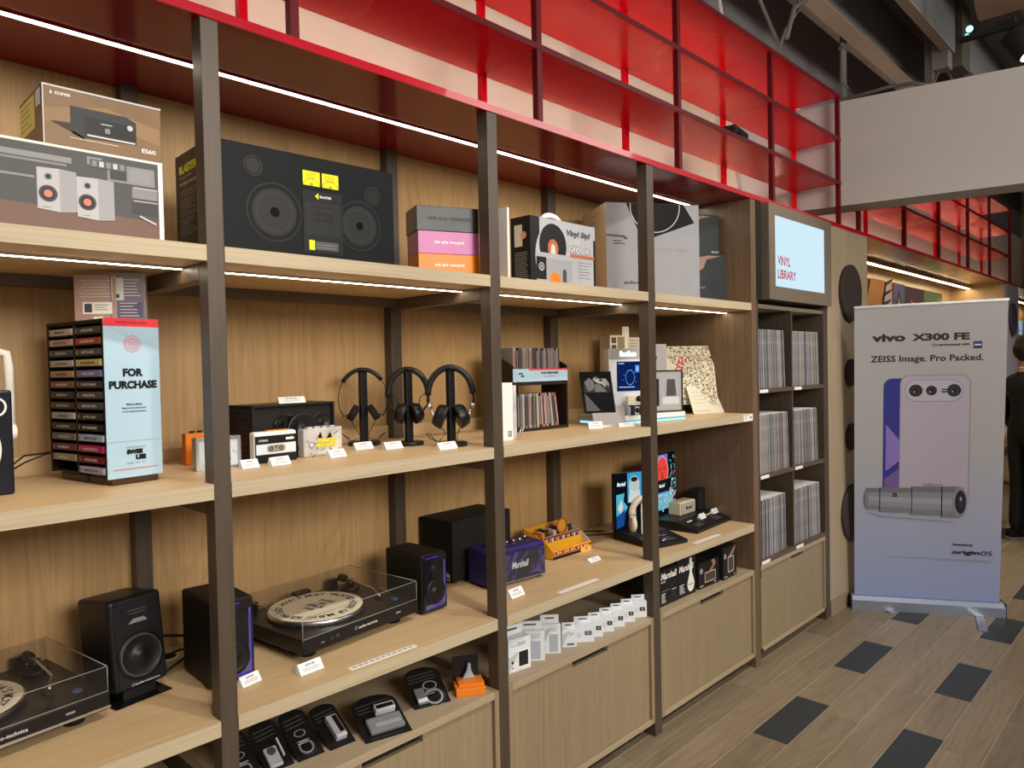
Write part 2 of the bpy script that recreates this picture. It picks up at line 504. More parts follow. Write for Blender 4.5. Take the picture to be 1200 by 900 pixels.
# second stretch of wall: warm lit recess, return wall, grey pier, next recess
WARM = wood('warm_oak_wall', (0.62, 0.43, 0.22), (0.46, 0.30, 0.14), 'z', 0.35, 0.5, 0.1)
struct(B(5.31, 0.56, 0, 9.93, 0.60, ZT, WARM).build('wall_recess'), 'warm oak wall lit from above behind the banner')
struct(B(9.93, 0.02, 0, 9.97, 0.60, ZT, WARM).build('wall_return'))
pier = struct(B(9.97, 0.0, 0, 10.66, 0.60, ZT, plain('grey_pier', (0.30, 0.29, 0.34), 0.5, var=0.05)).build('wall_pier'))
for cz, r_, lab in ((2.045, 0.19, 'large dark disc on the distant grey pier'), (1.30, 0.10, 'small dark disc on the distant grey pier behind the person')):
    o = MB().cyl((0, -0.022, 0), r_, 0.022, plain('plum_disc', (0.05, 0.045, 0.075), 0.5), 'y', 40).build('wall_disc', loc=(10.26, 0.0, cz))
    tag(o, lab, 'disc')
struct(B(10.66, 0.56, 0, 15, 0.60, ZT, WARM).build('wall_recess'))
# soffit over the second stretch
GL = plain('amber_gloss_soffit', (0.42, 0.22, 0.11), 0.22, coat=0.15)
struct(B(5.31, 0.0, ZT, 15, 0.655, ZT + 0.02, GL).build('trim_1'), 'glossy amber soffit above the lit recess')
LED2 = emis('led_strip_warm', (1.0, 0.78, 0.48), 30)
def led_bar(x0, x1, y, z, lab, up=False):
    t = thing('led_bar', lab, 'light', (x0, y, z))
    MB().box(0, 0, 0, x1 - x0, 0.045, 0.03, ALU).build('profile', t)
    MB().box(0.005, 0.002, -0.002, x1 - x0 - 0.005, 0.040, -0.0005, LED2).build('diffuser', t)
    return t
led_bar(5.33, 9.9, 0.35, ZT - 0.034, 'aluminium led bar under the amber soffit above the mural')
led_bar(10.7, 14.5, 0.35, ZT - 0.034, 'far aluminium led bar beyond the grey pier')

# low counter structures in the recess behind the banner
struct(B(5.31, 0.30, 0, 9.93, 0.56, 0.75, wood('recess_bench_wood', (0.36, 0.27, 0.17), (0.24, 0.17, 0.10), 'z', 0.5, 0.7, 0.1)).build('trim_2'))

# bulkhead: white box beam crossing above the gap between the two racks
a_ = math.radians(-78)
bk = struct(MB().box(0, 0, 0, 5.5, 0.25, 0.672, PLASTERG).build('trim_3', loc=(4.762, 0.65, 2.605), rot=(0, 0, a_)), 'white plaster bulkhead crossing above the banner')

# ================================================================ SHELVING UNIT
su = thing('shelving_unit', 'long oak shelving unit with dark walnut posts and four bays of boards', 'shelving', (0.738, 0, 0))
ox = 0.738
def sp(mb, name, bevel=0.0015, label=None, parent=su, loc=(0, 0, 0)):
    o = mb.build(name, parent, loc=(loc[0] - ox, loc[1], loc[2]), bevel=bevel, label=label)
    return o
for i, (a, b) in enumerate(PX[:4]):
    sp(B(0, 0, 0, b - a, 0.05, ZT, WAL), 'post', loc=(a, 0, 0))
    sp(B(0, 0, 0, b - a + 0.004, 0.045, ZT, WAL), 'rear_post', loc=(a, 0.553, 0), label='dark walnut rear post against the oak wall')
sp(B(0, 0.0, 0, PX[4][1] - PX[4][0] - 0.004, DEP - 0.002, ZT, PANELD), 'end_panel', loc=(3.562, 0, 0), label='dark walnut end panel next to the record cabinet')
TH = {'A': 0.039, 'B': 0.039, 'C': 0.038}
def board(x0, x1, ztop, th):
    mb = MB()
    L = x1 - x0
    mb.box(0, 0.002, -th, L, DEP - 0.004, 0, OAKX)
    mb.box(0, -0.0005, -th, L, 0.002, 0, EDGE)
    return mb
for i in range(4):
    a, b = PX[i][1] + 0.0005, PX[i + 1][0] - 0.0005
    for zt in (ZA, ZB, ZC):
        # boards reach between the posts in front and meet behind them
        mb = board(a, b, zt, 0.038)
        mb.box(-0.022, 0.052, -0.038, 0, DEP - 0.052, 0, OAKX)
        mb.box(b - a, 0.052, -0.038, b - a + (0.022 if i < 3 else 0.0), DEP - 0.052, 0, OAKX)
        o = sp(mb, 'shelf_board', 0, loc=(a, 0, zt))
        if zt == ZA:
            lg = MB().box(0, 0, 0.0005, b - a - 0.004, 0.018, 0.006, ALU).box(0.002, .001, 0, b - a - .006, .017, .0005, LEDA).build('led_strip', o, loc=(0.002, 0.135, -0.038 - 0.0062))
            B(0, 0, 0, b - a - 0.004, 0.05, 0.03, WALY).build('rear_batten', o, loc=(0.002, 0.50, -0.068))
    sp(B(0, 0, 0, b - a - 0.002, 0.012, 0.05, OAKX), 'backsplash', 0, loc=(a + 0.001, 0.586, ZB))
for i in range(4):
    a, b = PX[i]
    for zt in (ZA, ZB):
        sp(B(0, 0, 0, b - a, 0.50, 0.040, WALY), 'bracket', 0.001, loc=(a, 0.051, zt - 0.0785))
# soffit and its led line
so = sp(B(0, 0, 0, 3.62 + 1.5, 0.655, 0.02, SOFF), 'soffit', 0, loc=(-1.5, 0.0, ZT), label='glossy maroon soffit above the shelves')
for i in range(4):
    a, b = (PX[i][0] if i else -1.4), PX[i + 1][0]
    MB().box(0, 0, 0.0005, (3.53 if i == 3 else b) - a, 0.022, 0.006, SOFF).box(0, .001, 0, (3.53 if i == 3 else b) - a, .021, .0005, LED).build('led_strip', so, loc=(a + 1.5, 0.279, -0.0062))

# cabinets under the shelves
def cabinet(x0, x1, lab, name='base_cabinet'):
    t = thing(name, lab, 'cabinet', (x0, 0, 0), 0, 'oak base cabinets')
    W = x1 - x0; z0 = 0.061; f = 0.020
    mb = MB()
    mb.box(0, 0, z0, f, DEP - 0.004, ZD, CAB); mb.box(W - f, 0, z0, W, DEP - 0.004, ZD, CAB)
    mb.box(f, 0, z0, W - f, DEP - 0.004, z0 + f, CABX); mb.box(f, 0, ZD - 0.024, W - f, DEP - 0.004, ZD, CABX)
    mb.box(f, DEP - 0.014, z0 + f, W - f, DEP - 0.004, ZD - 0.024, CAB)
    mb.build('body', t, bevel=0.0012)
    B(0.02, 0.06, 0, W - 0.02, 0.08, z0, BLKM).build('plinth', t)
    g = 0.003; c = W / 2 + 0.02; hw = 0.11; zt = ZD - 0.024 - g; zb = z0 + f + g
    pts = [(f + g, zb), (W - f - g, zb), (W - f - g, zt), (c + hw, zt), (c + hw - .004, zt - 0.016), (c - hw + .004, zt - 0.016), (c - hw, zt), (f + g, zt)]
    MB().box(f + g, 0.012, zb, W - f - g, 0.030, zt - 0.026, CAB).box(f + g, 0.012, zt - 0.026, c - hw, 0.030, zt, CAB).box(c + hw, 0.012, zt - 0.026, W - f - g, 0.030, zt, CAB).build('door', t)
    B(c - hw - .03, 0.031, zt - 0.05, c + hw + .03, 0.034, zt + 0.002, BLKM).build('finger_pull_recess', t)
    return t
cabinet(PX[0][1] + .001, PX[1][0] - .001, 'oak base cabinet at the far left, behind the first post')
cabinet(PX[1][1] + .001, PX[2][0] - .001, 'oak base cabinet under the black blister packs')
cabinet(PX[2][1] + .001, PX[3][0] - .001, 'oak base cabinet under the white boxed accessories')
cabinet(PX[3][1] + .001, PX[4][0] - .001, 'oak base cabinet under the black speaker boxes')
# dark lining of the niches
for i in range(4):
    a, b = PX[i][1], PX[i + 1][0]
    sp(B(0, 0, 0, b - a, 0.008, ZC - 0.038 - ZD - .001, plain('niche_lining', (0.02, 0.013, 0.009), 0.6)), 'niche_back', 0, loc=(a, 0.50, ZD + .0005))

# ================================================================ RECORD CABINET
rc = thing('record_cabinet', 'tall walnut record cabinet of six cubbies with oak door and lightbox', 'cabinet', (3.622, 0, 0))
def rp(mb, name, bevel=0.001, **k): return mb.build(name, rc, bevel=bevel, **k)
RX0, RX1 = 0.0, 0.958                # 3.622 .. 4.580
rp(B(0, 0, 0.46, 0.014, 0.45, 1.93, WAL), 'side_panel')
rp(B(0.892, 0, 0, 0.958, 0.45, 1.93, WAL), 'side_panel')
rp(B(0.014, 0.42, 0.5, 0.892, 0.43, 1.93, BLKM), 'back_panel', 0)
rp(B(0.44, 0.006, 0.528, 0.456, 0.42, 1.886, WAL), 'divider')
for z in (1.886, 1.436, 0.978, 0.522):
    rp(B(0.014, 0.0, z, 0.892, 0.42, z + 0.022, GREYOAK if z > 1.8 else WALY), 'shelf')
rp(B(0, 0.0, 1.93, 0.06, 0.45, ZT, BLKM), 'gap_shade', 0)  # solid black block painted in as the shade of the open gap
mb = MB()
x0, x1, z0, z1 = 0.09, 0.955, 1.935, 2.447
sx0, sx1, sz0, sz1 = 0.165, 0.852, 2.008, 2.389
mb.box(x0, -0.03, z0, sx0, 0.45, z1, GREYOAK); mb.box(sx1, -0.03, z0, x1, 0.45, z1, GREYOAK)
mb.box(sx0, -0.03, z0, sx1, 0.45, sz0, GREYOAK); mb.box(sx0, -0.03, sz1, sx1, 0.45, z1, GREYOAK)
rp(mb, 'lightbox_surround', 0)
lb = rp(B(sx0, -0.026, sz0, sx1, 0.3, sz1, emis('lightbox', (0.66, 0.87, 1.0), 1.2)), 'lightbox', 0, label='glowing pale blue lightbox reading VINYL LIBRARY')
pr_ = Print((sx0, -0.026, sz0))
LBR = emis('lightbox_red', (0.75, 0.05, 0.10), 0.8)
pr_.text('VINYL', 0.035, 0.118, 0.050, 0.165, LBR, bold=0.02); pr_.text('LIBRARY', 0.035, 0.045, 0.050, 0.24, LBR, bold=0.02)
pr_.build('lettering', lb)
# its lower door
mb = MB()
W0, W1, zl, zh = 0.008, 0.89, 0.061, 0.520
mb.box(W0, 0, zl, W0 + .018, 0.43, zh, CAB); mb.box(W1 - .018, 0, zl, W1, 0.43, zh, CAB)
mb.box(W0, 0, zl, W1, 0.43, zl + .018, CABX); mb.box(W0, -0.001, zh - .022, W1, 0.43, zh, CABX)
rp(mb, 'lower_carcass')
c = 0.50; hw = 0.085; zt = zh - .025; zb = zl + .021
rp(MB().box(W0 + .021, .012, zb, W1 - .021, .03, zt - .022, CAB).box(W0 + .021, .012, zt - .022, c - hw, .03, zt, CAB).box(c + hw, .012, zt - .022, W1 - .021, .03, zt, CAB), 'door', 0)
rp(B(c - hw - .02, .031, zt - .05, c + hw + .02, .034, zt, BLKM), 'finger_pull_recess', 0)
rp(B(0.03, 0.07, 0, 0.88, 0.09, 0.06, BLKM), 'plinth', 0)
for z in (1.436, 0.978, 0.522):
    for x in (0.02, 0.46):
        rp(B(x, -0.0015, z + 0.001, x + 0.10, 0.0, z + 0.019, CARD), 'shelf_label', 0)

# records
SLV = [(0.45, 0.45, 0.47), (0.30, 0.31, 0.34), (0.62, 0.61, 0.60), (0.22, 0.23, 0.27), (0.50, 0.48, 0.44), (0.35, 0.30, 0.30), (0.55, 0.58, 0.60),
       (0.16, 0.20, 0.30), (0.42, 0.36, 0.34), (0.38, 0.40, 0.38), (0.12, 0.12, 0.13), (0.58, 0.52, 0.40), (0.48, 0.34, 0.34)]
TONE = ['light grey', 'slate grey', 'pale grey', 'charcoal', 'beige', 'brownish grey', 'silvery', 'dark blue', 'taupe', 'greenish grey', 'black', 'tan', 'dusky pink']
def sleeve_mat(i):
    return plain('record_sleeve_%d' % i, tuple(c * 0.55 + .06 for c in SLV[i]), 0.25, var=0.45, coat=0.35)
rec_me = {}
rn = random.Random(11)
def record(x, y, z, th, lean, mi, group, lab):
    k = (round(th, 4), mi)
    if k not in rec_me:
        mb = B(0, 0, 0, th, 0.31, 0.315, sleeve_mat(mi))
        mb.box(th * .35, -0.0006, 0.0, th * .65, 0.0, 0.312, sleeve_mat((mi + 5) % 13))   # spine crease / plastic edge
        mb.box(0.0003, 0.002, 0.315, th * .8, 0.31, 0.3165, CARD)
        rec_me[k] = mb.mesh('vinyl_record')
    o = bpy.data.objects.new('vinyl_record', rec_me[k]); COL.objects.link(o)
    o.location = (x, y, z); o.rotation_euler = (0, lean, 0)
    tag(o, lab, 'record', group)
rows = [('top', 1.4585), ('middle', 1.0005), ('bottom', 0.5445)]
for ri, (rname, z) in enumerate(rows):
    for ci, (cname, xs, xe) in enumerate((('left', 3.622 + .018, 3.622 + .436), ('right', 3.622 + .460, 3.622 + .886))):
        x = xs + 0.003
        lim = xe - (0.085 if (ri + ci) % 2 == 0 else 0.05)
        while x < lim:
            th = rn.choice([0.010, 0.012, 0.014, 0.018])
            lean = math.radians(min(3.4, max(0, (x - xs) * (14 if (ri + ci) % 2 == 0 else 7)))) * -1
            if ri == 2 and ci == 0: lean *= 0.3
            mi_ = rn.randrange(13)
            record(x + (0.315 * math.sin(-lean)), 0.012 + rn.random() * .012, z + 0.0005 + 0.0 * th, th, lean, mi_,
                   'vinyl records in the %s %s cubby' % (rname, cname), '%s vinyl record in a plastic sleeve standing in the %s %s cubby' % (TONE[mi_], rname, cname))
            x += th + 0.0012

# ================================================================ RED RACKS
def rack(name, lab, xs, levels, depth, panels=True, rail_to=None, x_start=None):
    t = thing(name, lab, 'rack', (xs[0], 0.0, ZT + 0.022))
    bx0 = xs[0]
    z0 = ZT + 0.022
    s = 0.026
    top = levels[-1]
    for x in xs:
        for y, nm in ((0.0, 'front_upright'), (depth - s, 'rear_upright')):
            B(x - bx0 - s / 2, y, 0, x - bx0 + s / 2, y + s, top - z0, RED if y else DRED).build(nm, t, bevel=0.001)
    for z in levels:
        B(xs[0] - bx0 - s / 2, -0.003, z - z0 - 0.010, xs[-1] - bx0 + s / 2, 0.0, z - z0 + 0.012, DRED).build('front_rail', t)
        for k in range(len(xs) - 1):
            B(xs[k] - bx0 + 0.001, 0.0, z - z0 - 0.006, xs[k + 1] - bx0 - 0.001, depth, z - z0 + 0.006, RED).build('shelf_panel', t)
    return t
LV = [2.735, 3.012, 3.285]
rack('red_rack', 'long red lacquered metal rack above the shelving unit', [-0.93, 0.03, 0.987, 1.947, 2.890, 3.850, 4.822], LV, 0.31)
rack('red_rack', 'distant red metal rack beyond the white bulkhead', [5.185, 6.197, 7.17, 8.21, 9.16, 10.22], [2.77, 3.046, 3.32], 0.31)
# bottom edge rail that runs along both
rr_ = B(0, -0.005, 0, 16.5, 0.0, 0.024, plain('red_edge_rail', (0.42, 0.008, 0.02), 0.2, coat=0.5)).build('trim_4', loc=(-1.5, 0, ZT - 0.002))
struct(rr_, 'thin red metal rail along the front of the soffit')
# uplight hidden on top of the soffit; red lip added to screen its reflection
tag(MB().box(0, 0.015, 0, 6.3, 0.045, 0.010, LEDW).box(0, 0, -.010, 6.3, 0.006, 0.075, RED).build('uplight_strip', loc=(-1.4, 0.603, ZT + 0.031)), 'warm light strip lying on top of the soffit behind the red rack', 'light')
tag(MB().box(0, 0.015, 0, 8.5, 0.045, 0.010, LEDW).box(0, 0, -.010, 8.5, 0.006, 0.075, RED).build('uplight_strip', loc=(5.3, 0.603, ZT + 0.031)), 'warm light strip behind the distant red rack', 'light')
# black box lying on the middle level of the rack
t = thing('projector_box', 'small black device resting on the red rack above the record cabinet', 'device', (3.67, 0.13, 2.742), 8)
MB().box(0, 0, 0.02, 0.22, 0.08, 0.145, BLKM).box(.09, .02, 0, .13, .06, .02, BLKM).build('body', t, bevel=0.006)
MB().cyl((0.04, -0.012, 0.09), 0.022, 0.014, BLKG, 'y').build('lens', t)
# white conduit behind the rack
cb = MB().tube([(4.46, 0.50, 2.49), (4.45, 0.5, 2.75), (4.40, 0.5, 2.9), (4.39, 0.5, 3.3), (4.2, .5, 3.9), (4.1, .5, 4.38)], 0.014, PLASTERG)
tag(cb.build('conduit'), 'pale conduit rising behind the right end of the red rack', 'conduit')

# ================================================================ CEILING SERVICES
def beam(y0, y1, z0, lab, x0=-1.4, x1=14.9):
    o = MB().box(x0, y0, z0, x1, y1, 4.395, CEIL).box(x0, y0, z0 - 0.01, x1, y1, z0, plain('beam_lit_underside', (0.30, 0.27, 0.225), 0.7, var=0.05)).build('ceiling_beam')  # light falling on the underside is painted as a paler beige layer
    tag(o, lab, 'beam'); return o
beam(0.14, 0.26, 4.0, 'long ceiling beam with its lit underside painted beige, nearest the red rack')
beam(-0.26, -0.19, 4.0, 'thin ceiling beam farther out over the aisle')
for i, y in enumerate((0.40, -0.75, -1.6)):
    tag(B(-1.4, y, 4.22, 14.9, y + .09, 4.395, CEIL).build('ceiling_rib'), ['dark ceiling rib behind the red rack', 'dark ceiling rib over the aisle', 'dark ceiling rib farthest from the shelves'][i], 'beam')
t = thing('conduit_run', 'pair of grey conduits dropping from the ceiling behind the bulkhead', 'conduit', (5.73, 0.3, 3.55))
MB().tube([(0, 0, 0), (0.0, 0, .6), (0.02, 0.01, .68), (-.05, 0.02, .74), (-.12, 0.02, 0.84)], 0.018, PIPE).build('pipe', t)
MB().tube([(0.05, 0.0, 0), (0.05, 0, .62), (0.06, 0.01, .72), (-0.04, 0.02, .80), (-.10, 0.02, 0.84)], 0.014, PIPE).build('pipe', t)
for z in (0.12, 0.4): MB().box(-0.03, -0.02, z, 0.075, 0.02, z + .012, PIPE).build('pipe_clip', t)
tag(MB().tube([(4.50, 0.20, 3.62), (4.62, .20, 3.85), (4.80, .20, 3.96), (4.95, .32, 3.98), (5.1, .36, 4.12), (5.1, .36, 4.39)], 0.016, PIPE).build('conduit'), 'bent grey conduit running up to the ceiling left of the pipe drop', 'conduit')
tag(MB().tube([(4.66, 0.33, 3.6), (4.78, .33, 3.8), (4.93, .32, 3.95), (5.03, .30, 4.2), (5.03, .30, 4.39)], 0.010, PIPE).build('conduit'), 'thin straight conduit beside the bent one', 'conduit')
tag(MB().tube([(3.9, 0.38, 3.95), (4.1, .36, 4.02), (4.35, .36, 4.0), (4.7, .38, 3.80), (5.0, .4, 3.66)], 0.012, PIPE).build('conduit'), 'sagging cable tube under the ceiling above the red rack', 'conduit')
tag(MB().tube([(5.7, 0.28, 3.56), (5.80, 0.0, 3.60), (5.85, -0.15, 3.60), (5.88, -.25, 3.56)], 0.014, PIPE).build('conduit'), 'curved grey conduit lying on top of the bulkhead', 'conduit')
t = thing('junction_riser', 'grey cable riser with junction box hanging from the ceiling', 'conduit', (6.5, -0.10, 3.70))
MB().box(-.05, -.03, 0.0, .05, .03, .70, PIPE).build('trunking', t, bevel=.004)
MB().box(-.06, -.14, .16, .06, -.02, .36, plain('junction_grey', (0.2, 0.195, 0.185), 0.5)).build('junction_box', t, bevel=.006)
MB().tube([(0, -.10, .36), (0, -.10, .56), (0, -.06, .62), (0, 0.05, .62), (0, .10, .58)], 0.012, PIPE).build('pipe', t)
MB().tube([(0, -.06, .16), (0, -.02, .06), (0, -.06, .0), (0, -.12, -.03), (0, -.16, .05), (0, -.12, .14)], 0.008, PIPE).build('cable', t)
tag(B(6.56, -0.31, 3.88, 6.80, -0.17, 4.39, plain('duct_olive', (0.10, 0.095, 0.075), 0.6)).build('ceiling_duct', bevel=0.004), 'square olive grey duct box beside the junction riser', 'duct')
tag(MB().cyl((5.75, -2.3, 4.02), 0.15, 1.72, plain('duct_pale', (0.42, 0.37, 0.29), 0.5), 'y', 32).build('ceiling_duct'), 'round pale beige air duct at the top right', 'duct')
t = thing('light_track', 'black lighting track with a small led module and adaptor', 'light', (5.3, -0.56, 3.585))
MB().box(-.02, -1.4, 0, .02, 0.0, .03, BLKM).build('track', t, bevel=.003)
MB().box(-.02, -.30, .03, .02, -.20, .06, BLKM).build('adaptor', t)
MB().ball((0, -.06, .07), .02, emis('led_blue', (0.35, 0.75, 1.0), 3)).build('led_module', t)
MB().ball((0, -.045, .035), .012, emis('led_green', (0.2, 1.0, 0.6), 2)).build('led_module', t)
t = thing('spotlight', 'black cylindrical spotlight hanging from the track at the top right', 'light', (5.3, -0.93, 3.405), (math.radians(-32), 0, 0))
MB().cyl((0, 0, 0), .07, .17, BLKM, 'z', 28).build('can', t, bevel=.004)
MB().cyl((0, 0, -.004), .055, .006, emis('spot_face', (1, .97, .9), 6), 'z', 28).build('lens', t)
MB().tube([(0, 0, .17), (0, 0, .24), (0, .05, .26)], .008, BLKM).build('yoke', t)

# ================================================================ OBJECTS ON THE SHELVES
def shade(name, c, r=0.45, **k): return plain(name, c, r, **k)

def carton(name, label, cat, loc, rot, w, d, h, mat, side=None, top=None, bevel=0.0015, group=None):
    t = thing(name, label, cat, loc, rot, group)
    mb = MB()
    side = side or mat; top = top or mat
    vs = [(0, 0, 0), (w, 0, 0), (w, d, 0), (0, d, 0), (0, 0, h), (w, 0, h), (w, d, h), (0, d, h)]
    mb.add(vs, [(0, 3, 2, 1), (0, 1, 5, 4), (2, 3, 7, 6)], mat)
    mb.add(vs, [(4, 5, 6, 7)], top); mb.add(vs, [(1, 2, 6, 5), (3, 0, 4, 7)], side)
    # weld happens through the shared outline: one closed carton
    o = mb.build('carton', t)
    bm = bmesh.new(); bm.from_mesh(o.data); bmesh.ops.remove_doubles(bm, verts=bm.verts, dist=1e-5); bm.to_mesh(o.data); bm.free()
    if bevel:
        bv = o.modifiers.new('bevel', 'BEVEL'); bv.width = bevel; bv.segments = 2; bv.limit_method = 'ANGLE'
    return t
def front(z=0): return Print((0, 0, z))
def leftface(d, z=0): return Print((0, d, z), (0, -1, 0))      # u runs from the back edge to the front edge
def rightface(w, z=0): return Print((w, 0, z), (0, 1, 0))
def topface(h): return Print((0, 0, h), (1, 0, 0), (0, 1, 0))

# ---- top shelf, first bay
t = carton('speaker_carton', 'wide photo-printed carton picturing two white speakers on a desk', 'box', (0.04, 0.045, ZA + .001), 0, 0.618, 0.24, 0.186, CARD)
p = front(); W = 0.618
p.rect(0.006, 0.0, W - .010, 0.180, shade('photo_grey', (0.075, 0.077, 0.08)))
p.rect(0.006, 0.0, W - .010, 0.045, shade('photo_desk', (0.17, 0.10, 0.08)))
p.poly([(0.006, 0.045), (W - .010, 0.045), (W - .010, 0.047), (0.006, 0.062)], shade('photo_desk', (0, 0, 0)))
LGP = shade('photo_light', (.26, .27, .28))
for a in ((.29, .150, .43, .162, LGP), (.29, .142, .42, .147, MGREY), (.27, .108, .36, .113, LGP), (.50, .125, .60, .165, MGREY), (.505, .130, .54, .160, DGREY), (.545, .130, .59, .160, LGP),
          (.46, .155, .49, .172, LGP), (.55, .095, .605, .118, MGREY), (.55, .060, .605, .085, DGREY), (.553, .088, .605, .090, LGREY), (.553, .118, .605, .120, LGREY)): p.rect(*a)
p.rect(.465, .15, .54, .168, shade('photo_mid', (.10, .10, .105)))
for k in range(5): p.rect(.47 + .014 * k, .153, .479 + .014 * k, .165, LGREY if k % 2 else MGREY)
WS = shade('photo_white', (.46, .47, .49)); WS2 = shade('photo_white_side', (.34, .34, .36)); PINKC = shade('copper_cone', (.62, .20, .15))
for ox_, oz in ((.364, .042), (.438, .034)):
    p.poly([(ox_, oz + .004), (ox_ + .042, oz), (ox_ + .042, oz + .092), (ox_, oz + .090)], WS)
    p.poly([(ox_ + .042, oz), (ox_ + .074, oz + .004), (ox_ + .074, oz + .090), (ox_ + .042, oz + .092)], WS2)
    p.disc(ox_ + .021, oz + .073, .0075, MGREY); p.disc(ox_ + .021, oz + .073, .005, INK)
    p.disc(ox_ + .020, oz + .037, .0175, DGREY); p.disc(ox_ + .020, oz + .037, .0135, INK); p.disc(ox_ + .020, oz + .037, .008, PINKC)
p.text('EDIFIER', .374, .049, .0025, .015, MGREY); p.text('EDIFIER', .448, .041, .0025, .015, MGREY)
p.line(.565, .055, .60, .040, .004, LGREY)
p.build('print', t)
t = carton('amplifier_carton', 'small brown carton picturing a black radio, on top of the wide photo carton', 'box', (0.42, 0.05, ZA + .188), 0, 0.240, 0.19, 0.126,
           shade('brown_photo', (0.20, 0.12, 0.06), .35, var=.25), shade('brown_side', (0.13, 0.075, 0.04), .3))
p = front()
p.poly([(.004, .045), (.10, .065), (.236, .040), (.236, .075), (.12, .10), (.004, .075)], shade('brown_glow', (.28, .175, .09)))
p.poly([(.012, .050), (.055, .052), (.055, .030), (.08, .022)], shade('brown_shadow', (.05, .03, .02)))
p.poly([(.052, .038), (.078, .026), (.185, .030), (.185, .080), (.165, .090), (.052, .090)], shade('radio_dark', (.035, .04, .045)))
p.poly([(.078, .026), (.185, .030), (.185, .070), (.080, .074)], INK); p.rect(.084, .031, .182, .035, LGREY)
p.disc(.172, .066, .006, LGREY); p.rect(.112, .062, .135, .064, LGREY); p.rect(.12, .044, .13, .055, MGREY)
p.poly([(.014, .107), (.019, .107), (.0165, .115)], WHITE); p.text('EDIFIER', .024, .107, .006, .030, WHITE, bold=.02)
p.text('ES60', .196, .016, .010, .030, WHITE, bold=.02)
p.fake_lines(.05, .020, .13, 1, .01, .0015, CREAM); p.rect(.0, .122, .24, .126, LGREY); p.rect(0, 0, .0025, .126, LGREY)
p.build('print', t)
p = leftface(.19); p.rect(.0, .045, .13, .118, YEL.copy() if False else shade('yellow_sticker', (.62, .52, .14)))
p.fake_lines(.01, .105, .10, 5, .012, .004, shade('sticker_ink', (.30, .24, .06))); p.rect(.14, .085, .18, .12, LGREY)
p.line(.03, .030, .05, .036, .003, CREAM); p.line(.09, .012, .11, .018, .003, CREAM); p.build('sticker', t)

# ---- blaster carton
t = carton('boombox_carton', 'huge black boombox carton with yellow meters, standing behind the first post', 'box', (0.79, 0.08, ZA + .001), -2, 0.545, 0.25, 0.286,
           shade('carton_charcoal', (0.011, 0.0135, 0.016), .5, var=.1, spec=.1), shade('carton_black_brown', (0.02, 0.014, 0.010), .35))
p = front(); W, Hh = .545, .286
def woofer(p, x, y, R, ring=DGREY):
    p.disc(x, y, R, shade('cone_edge', (.006, .0065, .007), .6, spec=.2)); p.ring(x, y, R * .97, R, shade('ring_dim', (.030, .032, .035)))
    p.disc(x, y, R * .80, shade('cone_mid', (.013, .015, .017), .5, spec=.3)); p.ring(x, y, R * .62, R * .65, shade('ring_dim', (.030, .032, .035)))
    p.disc(x, y, R * .60, shade('cone_in', (.012, .0135, .015), .5, spec=.3)); p.disc(x, y, R * .17, shade('hub_black', (.002, .002, .002), .6, spec=.1))
woofer(p, .165, .118, .078); woofer(p, .425, .112, .072)
for x, y in ((.108, .232), (.47, .205)):
    p.ring(x, y, .023, .026, shade('ring_dim', (.030, .032, .035))); p.disc(x, y, .020, INK)
for x in (.248, .306):
    p.rect(x, .205, x + .052, .245, shade('meter_yellow', (.80, .74, .02))); p.ring(x + .026, .200, .026, .0268, INK, seg=40, asp=.9)
    p.fake_lines(x + .009, .236, .034, 3, .006, .0015, shade('meter_ink', (.35, .32, .02))); p.disc(x + .026, .209, .004, shade('meter_ink', (.35, .32, .02)))
p.rect(.246, .020, .368, .192, shade('deck_panel', (.010, .012, .014), spec=.25)); p.ring(.307, .1, .0, .0, INK)
p.poly([(.283, .178), (.294, .187), (.294, .169)], shade('meter_yellow', (.80, .74, .02))); p.text('BLASTER', .298, .1745, .0065, .036, WHITE, bold=.03)
p.rect(.254, .070, .360, .160, shade('deck_frame', (.017, .019, .021), spec=.25)); p.rect(.270, .146, .345, .150, INK); p.rect(.278, .108, .336, .134, INK)
for k in range(4): p.rect(.283 + .013 * k, .114, .291 + .013 * k, .127, shade('deck_frame', (.017, .019, .021), spec=.25))
p.rect(.262, .028, .279, .055, shade('meter_yellow', (.80, .74, .02))); p.rect(.281, .030, .352, .053, shade('dial_grey', (.09, .095, .10)))
p.fake_lines(.286, .044, .06, 2, .008, .0012, MGREY); p.build('print', t)
p = leftface(.25); p.text('BLASTER', .03, .232, .022, .125, shade('meter_yellow', (.80, .66, .02)), bold=.04)
p.text('THE AIR IS OPEN', .03, .218, .006, .085, CREAM); p.text('TECHNICAL SPECIFICATION', .03, .200, .008, .150, CREAM, bold=.02)
for k, (y, n) in enumerate(((.183, 3), (.160, 5), (.125, 2), (.108, 3), (.085, 4))): p.fake_lines(.03, y, .11 if k % 2 else .14, n, .0065, .002, MGREY)
p.poly([(.035, .020), (.045, .028), (.045, .012)], WHITE); p.text('BLASTER', .055, .016, .007, .06, LGREY)
p.fake_lines(.20, .19, .03, 20, .0075, .002, MGREY); p.rect(.212, .008, .222, .045, CARD); p.build('print', t)

